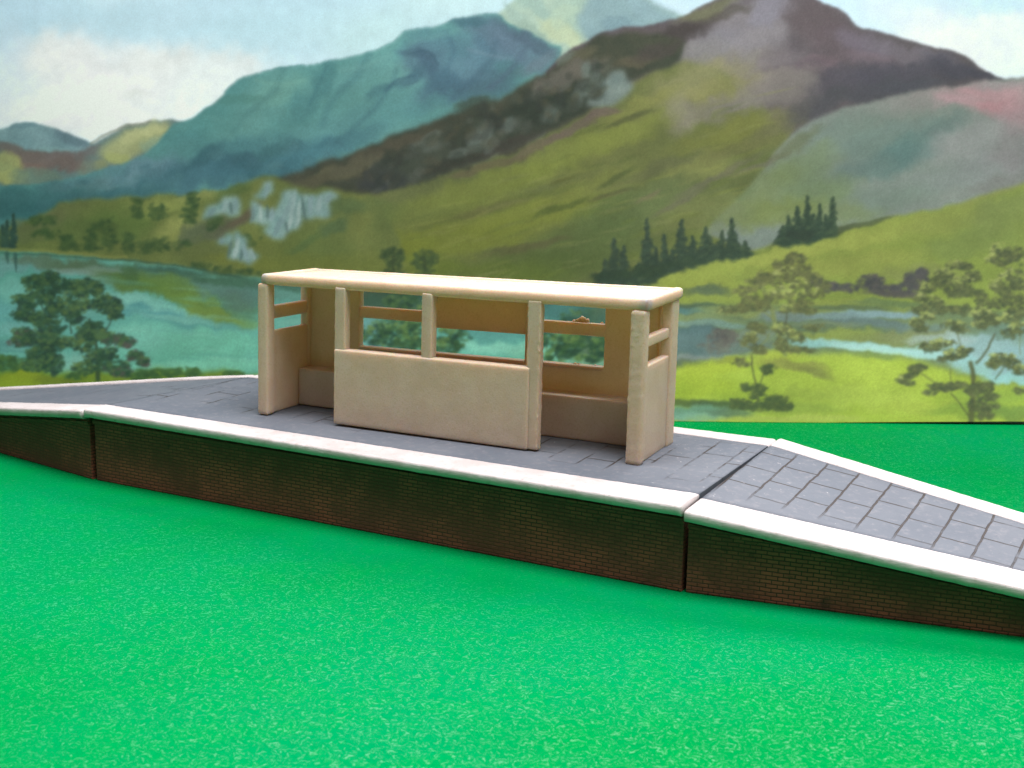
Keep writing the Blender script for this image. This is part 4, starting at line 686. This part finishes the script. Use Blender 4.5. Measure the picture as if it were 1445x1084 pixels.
# ------------------------------------------------------------------ the shelter
YAW, SX, SY, SLEN, SDEP, SH = .046, 42.69, 19.46, 106.08, 24.15, 36.12
CA, SA = math.cos(YAW), math.sin(YAW)
def place(u, v, w):
    """shelter coordinates (along, deep, up) to the platform; the print is very slightly warped"""
    x = SX + CA * u - SA * v - .014 * w; y = SY + SA * u + CA * v + .049 * w
    a, b = min(max(u / SLEN, 0), 1), min(max(v / SDEP, 0), 1)
    lift = (-.30 * (1 - a) + .45 * a) * (1 - b) + (-.75 * (1 - a) + .1 * a) * b
    drop = -.42 * a * (1 - b) - .55 * a * b + .12 + .35 * (1 - a)
    return v3(x, y, zt(x, y) + w + drop * max(0, 1 - w / 14) + lift * w / SH)

def axis_pts(a, b, r, step):
    pts = [a + r * t for t in (0, .12, .3, .55, 1)]; inner = b - a - 2 * r; n = max(1, int(inner / step))
    pts += [a + r + inner * i / n for i in range(1, n)]
    return pts + [b - r * t for t in (1, .55, .3, .12, 0)]
def rbox(u0, u1, v0, v1, w0, w1, r=.4, step=1.1, jit=.05, seed=0, ragged=None):
    """rounded box as a dense shell with the slight unevenness of a resin print -> (verts, faces) in shelter mm"""
    r = min(r, (u1 - u0) * .499, (v1 - v0) * .499, (w1 - w0) * .499)
    ax = [axis_pts(u0, u1, r, step), axis_pts(v0, v1, r, step), axis_pts(w0, w1, r, step)]
    lo, hi = v3(u0, v0, w0) + r, v3(u1, v1, w1) - r
    idx, vs, fs = {}, [], []
    def vid(i, j, k):
        if (i, j, k) not in idx:
            q = v3(ax[0][i], ax[1][j], ax[2][k]); c = np.minimum(np.maximum(q, lo), hi); d = q - c; L = np.linalg.norm(d)
            nrm = d / L if L > 1e-9 else v3(0, 0, 0)
            if L > 1e-9: q = c + nrm * r
            amp = jit * .5 * nf(q, .55, seed) + jit * .5 * nf(q, 1.7, seed + 3)
            if ragged is not None: 
                g = max(0, ragged(q)); amp += g * max(-.15, mnoise.noise(Vector(q) * .9 + Vector((seed, 0, 0))) * .6 + .8 * mnoise.noise(Vector(q) * 2.9))
            idx[(i, j, k)] = len(vs); vs.append(q + nrm * amp)
        return idx[(i, j, k)]
    n = [len(a) for a in ax]
    for d in range(3):
        e, f = (d + 1) % 3, (d + 2) % 3
        for s in (0, n[d] - 1):
            for p in range(n[e] - 1):
                for q in range(n[f] - 1):
                    def t(a, b): o = [0, 0, 0]; o[d] = s; o[e] = a; o[f] = b; return vid(*o)
                    fs.append((t(p, q), t(p + 1, q), t(p + 1, q + 1), t(p, q + 1)))
    return vs, fs
def merge(parts):
    V, F = [], []
    for vs, fs in parts:
        o = len(V); V += list(vs); F += [tuple(i + o for i in f) for f in fs]
    return V, F
def blob(u, v, w, r, seed):
    bm = bmesh.new(); bmesh.ops.create_icosphere(bm, subdivisions=2, radius=r)
    for q in bm.verts: q.co *= 1 + .5 * mnoise.noise(q.co * 2.2 + Vector((seed, seed * 2, 0)))
    vs = [v3(u + q.co.x * 1.2, v + q.co.y, w + q.co.z) for q in bm.verts]; fs = [tuple(x.index for x in f.verts) for f in bm.faces]; bm.free(); return vs, fs
shelter = thing('platform_shelter', 'cream unpainted waiting shelter with flat roof, open front and glassless windows, standing on the platform', 'shelter', tuple(place(53, 12, 0)))
def part(name, data, parent=None):
    vs, fs = data
    return link(name, mesh_from(name, [place(*q) * K for q in vs], fs), M_RESIN, parent or shelter)
def wall_grid(us, ws, holes, v0, v1, seed, step=1.0, r=.3):
    """a wall with rectangular openings as one closed shell with softened arrises"""
    def fine(L, marks):
        out = []
        for a, b in zip(marks[:-1], marks[1:]):
            n = max(1, int((b - a) / step)); out += [a + (b - a) * i / n for i in range(n)]
        return out + [marks[-1]]
    U, Wd = fine(0, us), fine(0, ws)
    solid = lambda i, j: 0 <= i < len(U) - 1 and 0 <= j < len(Wd) - 1 and not any(a < (U[i] + U[i + 1]) / 2 < b and c < (Wd[j] + Wd[j + 1]) / 2 < d for a, b, c, d in holes)
    idx, vs, fs = {}, [], []
    def vid(i, j, s):
        if (i, j, s) not in idx:
            q = v3(U[i], (v0, v1)[s], Wd[j]); q[1] += .06 * nf(q, .5, seed + s) + .04 * nf(q, 1.6, seed + s)
            q[0] += .05 * nf(q, .8, seed + 5); q[2] += .05 * nf(q, .8, seed + 7)
            idx[(i, j, s)] = len(vs); vs.append(q)
        return idx[(i, j, s)]
    for i in range(len(U) - 1):
        for j in range(len(Wd) - 1):
            if not solid(i, j): continue
            for s in (0, 1): fs.append((vid(i, j, s), vid(i + 1, j, s), vid(i + 1, j + 1, s), vid(i, j + 1, s)))
            for di, dj, e in ((-1, 0, ((i, j), (i, j + 1))), (1, 0, ((i + 1, j), (i + 1, j + 1))), (0, -1, ((i, j), (i + 1, j))), (0, 1, ((i, j + 1), (i + 1, j + 1)))):
                if not solid(i + di, j + dj): (a, b), (c, d) = e; fs.append((vid(a, b, 0), vid(c, d, 0), vid(c, d, 1), vid(a, b, 1)))
    return vs, fs

# back wall with three openings
bw = part('back_wall', wall_grid([2.4, 18.0, 37.8, 40.4, 66.8, 69.6, 88.2, 102.2], [.15, 17.05, 35.0], [(18, 37.8, 17.05, 99), (40.4, 66.8, 17.05, 99), (69.6, 88.2, 17.05, 99)], 20.5, 23.0, 3))
bv = bw.modifiers.new('soft_edges', 'BEVEL'); bv.width = .04; bv.segments = 2; bv.limit_method = 'ANGLE'; bv.angle_limit = math.radians(50)
part('window_rail', rbox(17.7, 38.1, 20.75, 22.6, 24.9, 28.0, .45, seed=11))
fl = [blob(80.6, 22.2, 28.0, .6, 1), blob(81.6, 22.5, 28.35, .75, 2), blob(82.9, 22.3, 28.1, .6, 3), blob(79.5, 22.2, 27.8, .45, 4), blob(86.9, 22.2, 27.75, .35, 5)]
part('window_rail', merge([rbox(69.3, 88.5, 20.75, 22.6, 24.6, 27.75, .45, seed=12)] + fl))
part('fascia_board', rbox(40.1, 67.1, 20.9, 22.3, 23.75, 35.2, .25, seed=13))
sill = part('window_sill', merge([rbox(69.7, 88.1, 20.3, 22.9, 16.2, 17.25, .4, seed=17), blob(80.3, 21.7, 17.2, .42, 7), blob(81.2, 21.9, 17.25, .36, 8), blob(85.5, 22.2, 17.2, .3, 9)]))
part('window_sill', rbox(17.9, 37.9, 20.3, 22.9, 16.2, 17.2, .4, seed=18))
part('window_sill', rbox(40.3, 66.9, 20.3, 22.9, 16.2, 17.2, .4, seed=19))
part('bench', rbox(2.9, 102.9, 14.3, 20.75, .25, 10.65, .5, seed=14))
# end walls: lower panel, with its posts and rail
el = part('end_wall', rbox(.5, 2.55, 2.6, 19.6, -.05, 22.15, .4, seed=21))
part('post', rbox(0, 3.3, -.25, 3.2, -.1, 34.95, .75, .8, .04, seed=22, ragged=lambda q: .07), el)
part('post', rbox(.1, 2.75, 19.0, 23.3, -.05, 34.9, .6, seed=23), el)
part('rail', rbox(.6, 2.4, 2.7, 19.5, 25.3, 28.85, .55, seed=24), el)
er = part('end_wall', rbox(103.5, 105.75, 2.0, 18.5, .15, 21.85, .35, seed=25))
part('post', rbox(102.45, 106.3, -.5, 2.75, -.1, 34.95, 1.0, .36, .05, seed=26, ragged=lambda q: .22 if q[0] < 103.3 and q[1] < 1.2 else .10), er)
part('post', rbox(103.3, 106.3, 18.2, 23.3, -.1, 35.0, .8, .7, .07, seed=27, ragged=lambda q: .12), er)
part('rail', rbox(103.7, 105.6, 2.2, 18.6, 25.95, 28.35, .45, seed=28), er)
# front: panel and the three slim posts above and beside it
part('front_panel', merge([rbox(23.85, 77.9, -.85, 2.2, .35, 19.75, .5, .7, .05, seed=31, ragged=lambda q: .10 if q[0] < 24.6 else 0)]))
part('post', rbox(23.75, 26.9, -.42, 2.2, 18.9, 35.35, .45, .7, .05, seed=33, ragged=lambda q: .14 if q[0] < 24.3 else 0))
part('post', rbox(48.65, 51.6, -.42, 2.3, 18.9, 35.4, .45, .7, .05, seed=34, ragged=lambda q: .14 if q[0] < 49.2 else 0))
part('post', rbox(77.0, 80.35, -.32, 2.0, .45, 35.5, .4, .42, .05, seed=35, ragged=lambda q: .26 if q[0] < 77.35 or q[0] > 80.0 else 0))
# roof: slab in a rounded rim
def uneven(q): return .1 if q[2] > 36 else 0
rf = part('roof', rbox(1.6, 105.9, .6, 24.2, 34.95, 36.8, .3, 1.0, .10, seed=41, ragged=uneven))
part('roof_rim', merge([rbox(.95, 106.75, -.3, 2.7, 34.6, 37.45, 1.05, .9, .06, seed=42), rbox(.9, 3.6, -.25, 24.55, 34.65, 37.4, 1.05, .9, .06, seed=43), rbox(104.0, 106.8, -.25, 24.6, 34.6, 37.4, 1.05, .9, .06, seed=44), rbox(1.0, 106.7, 22.3, 24.75, 34.65, 37.25, 1.1, .9, .07, seed=45)]), rf)
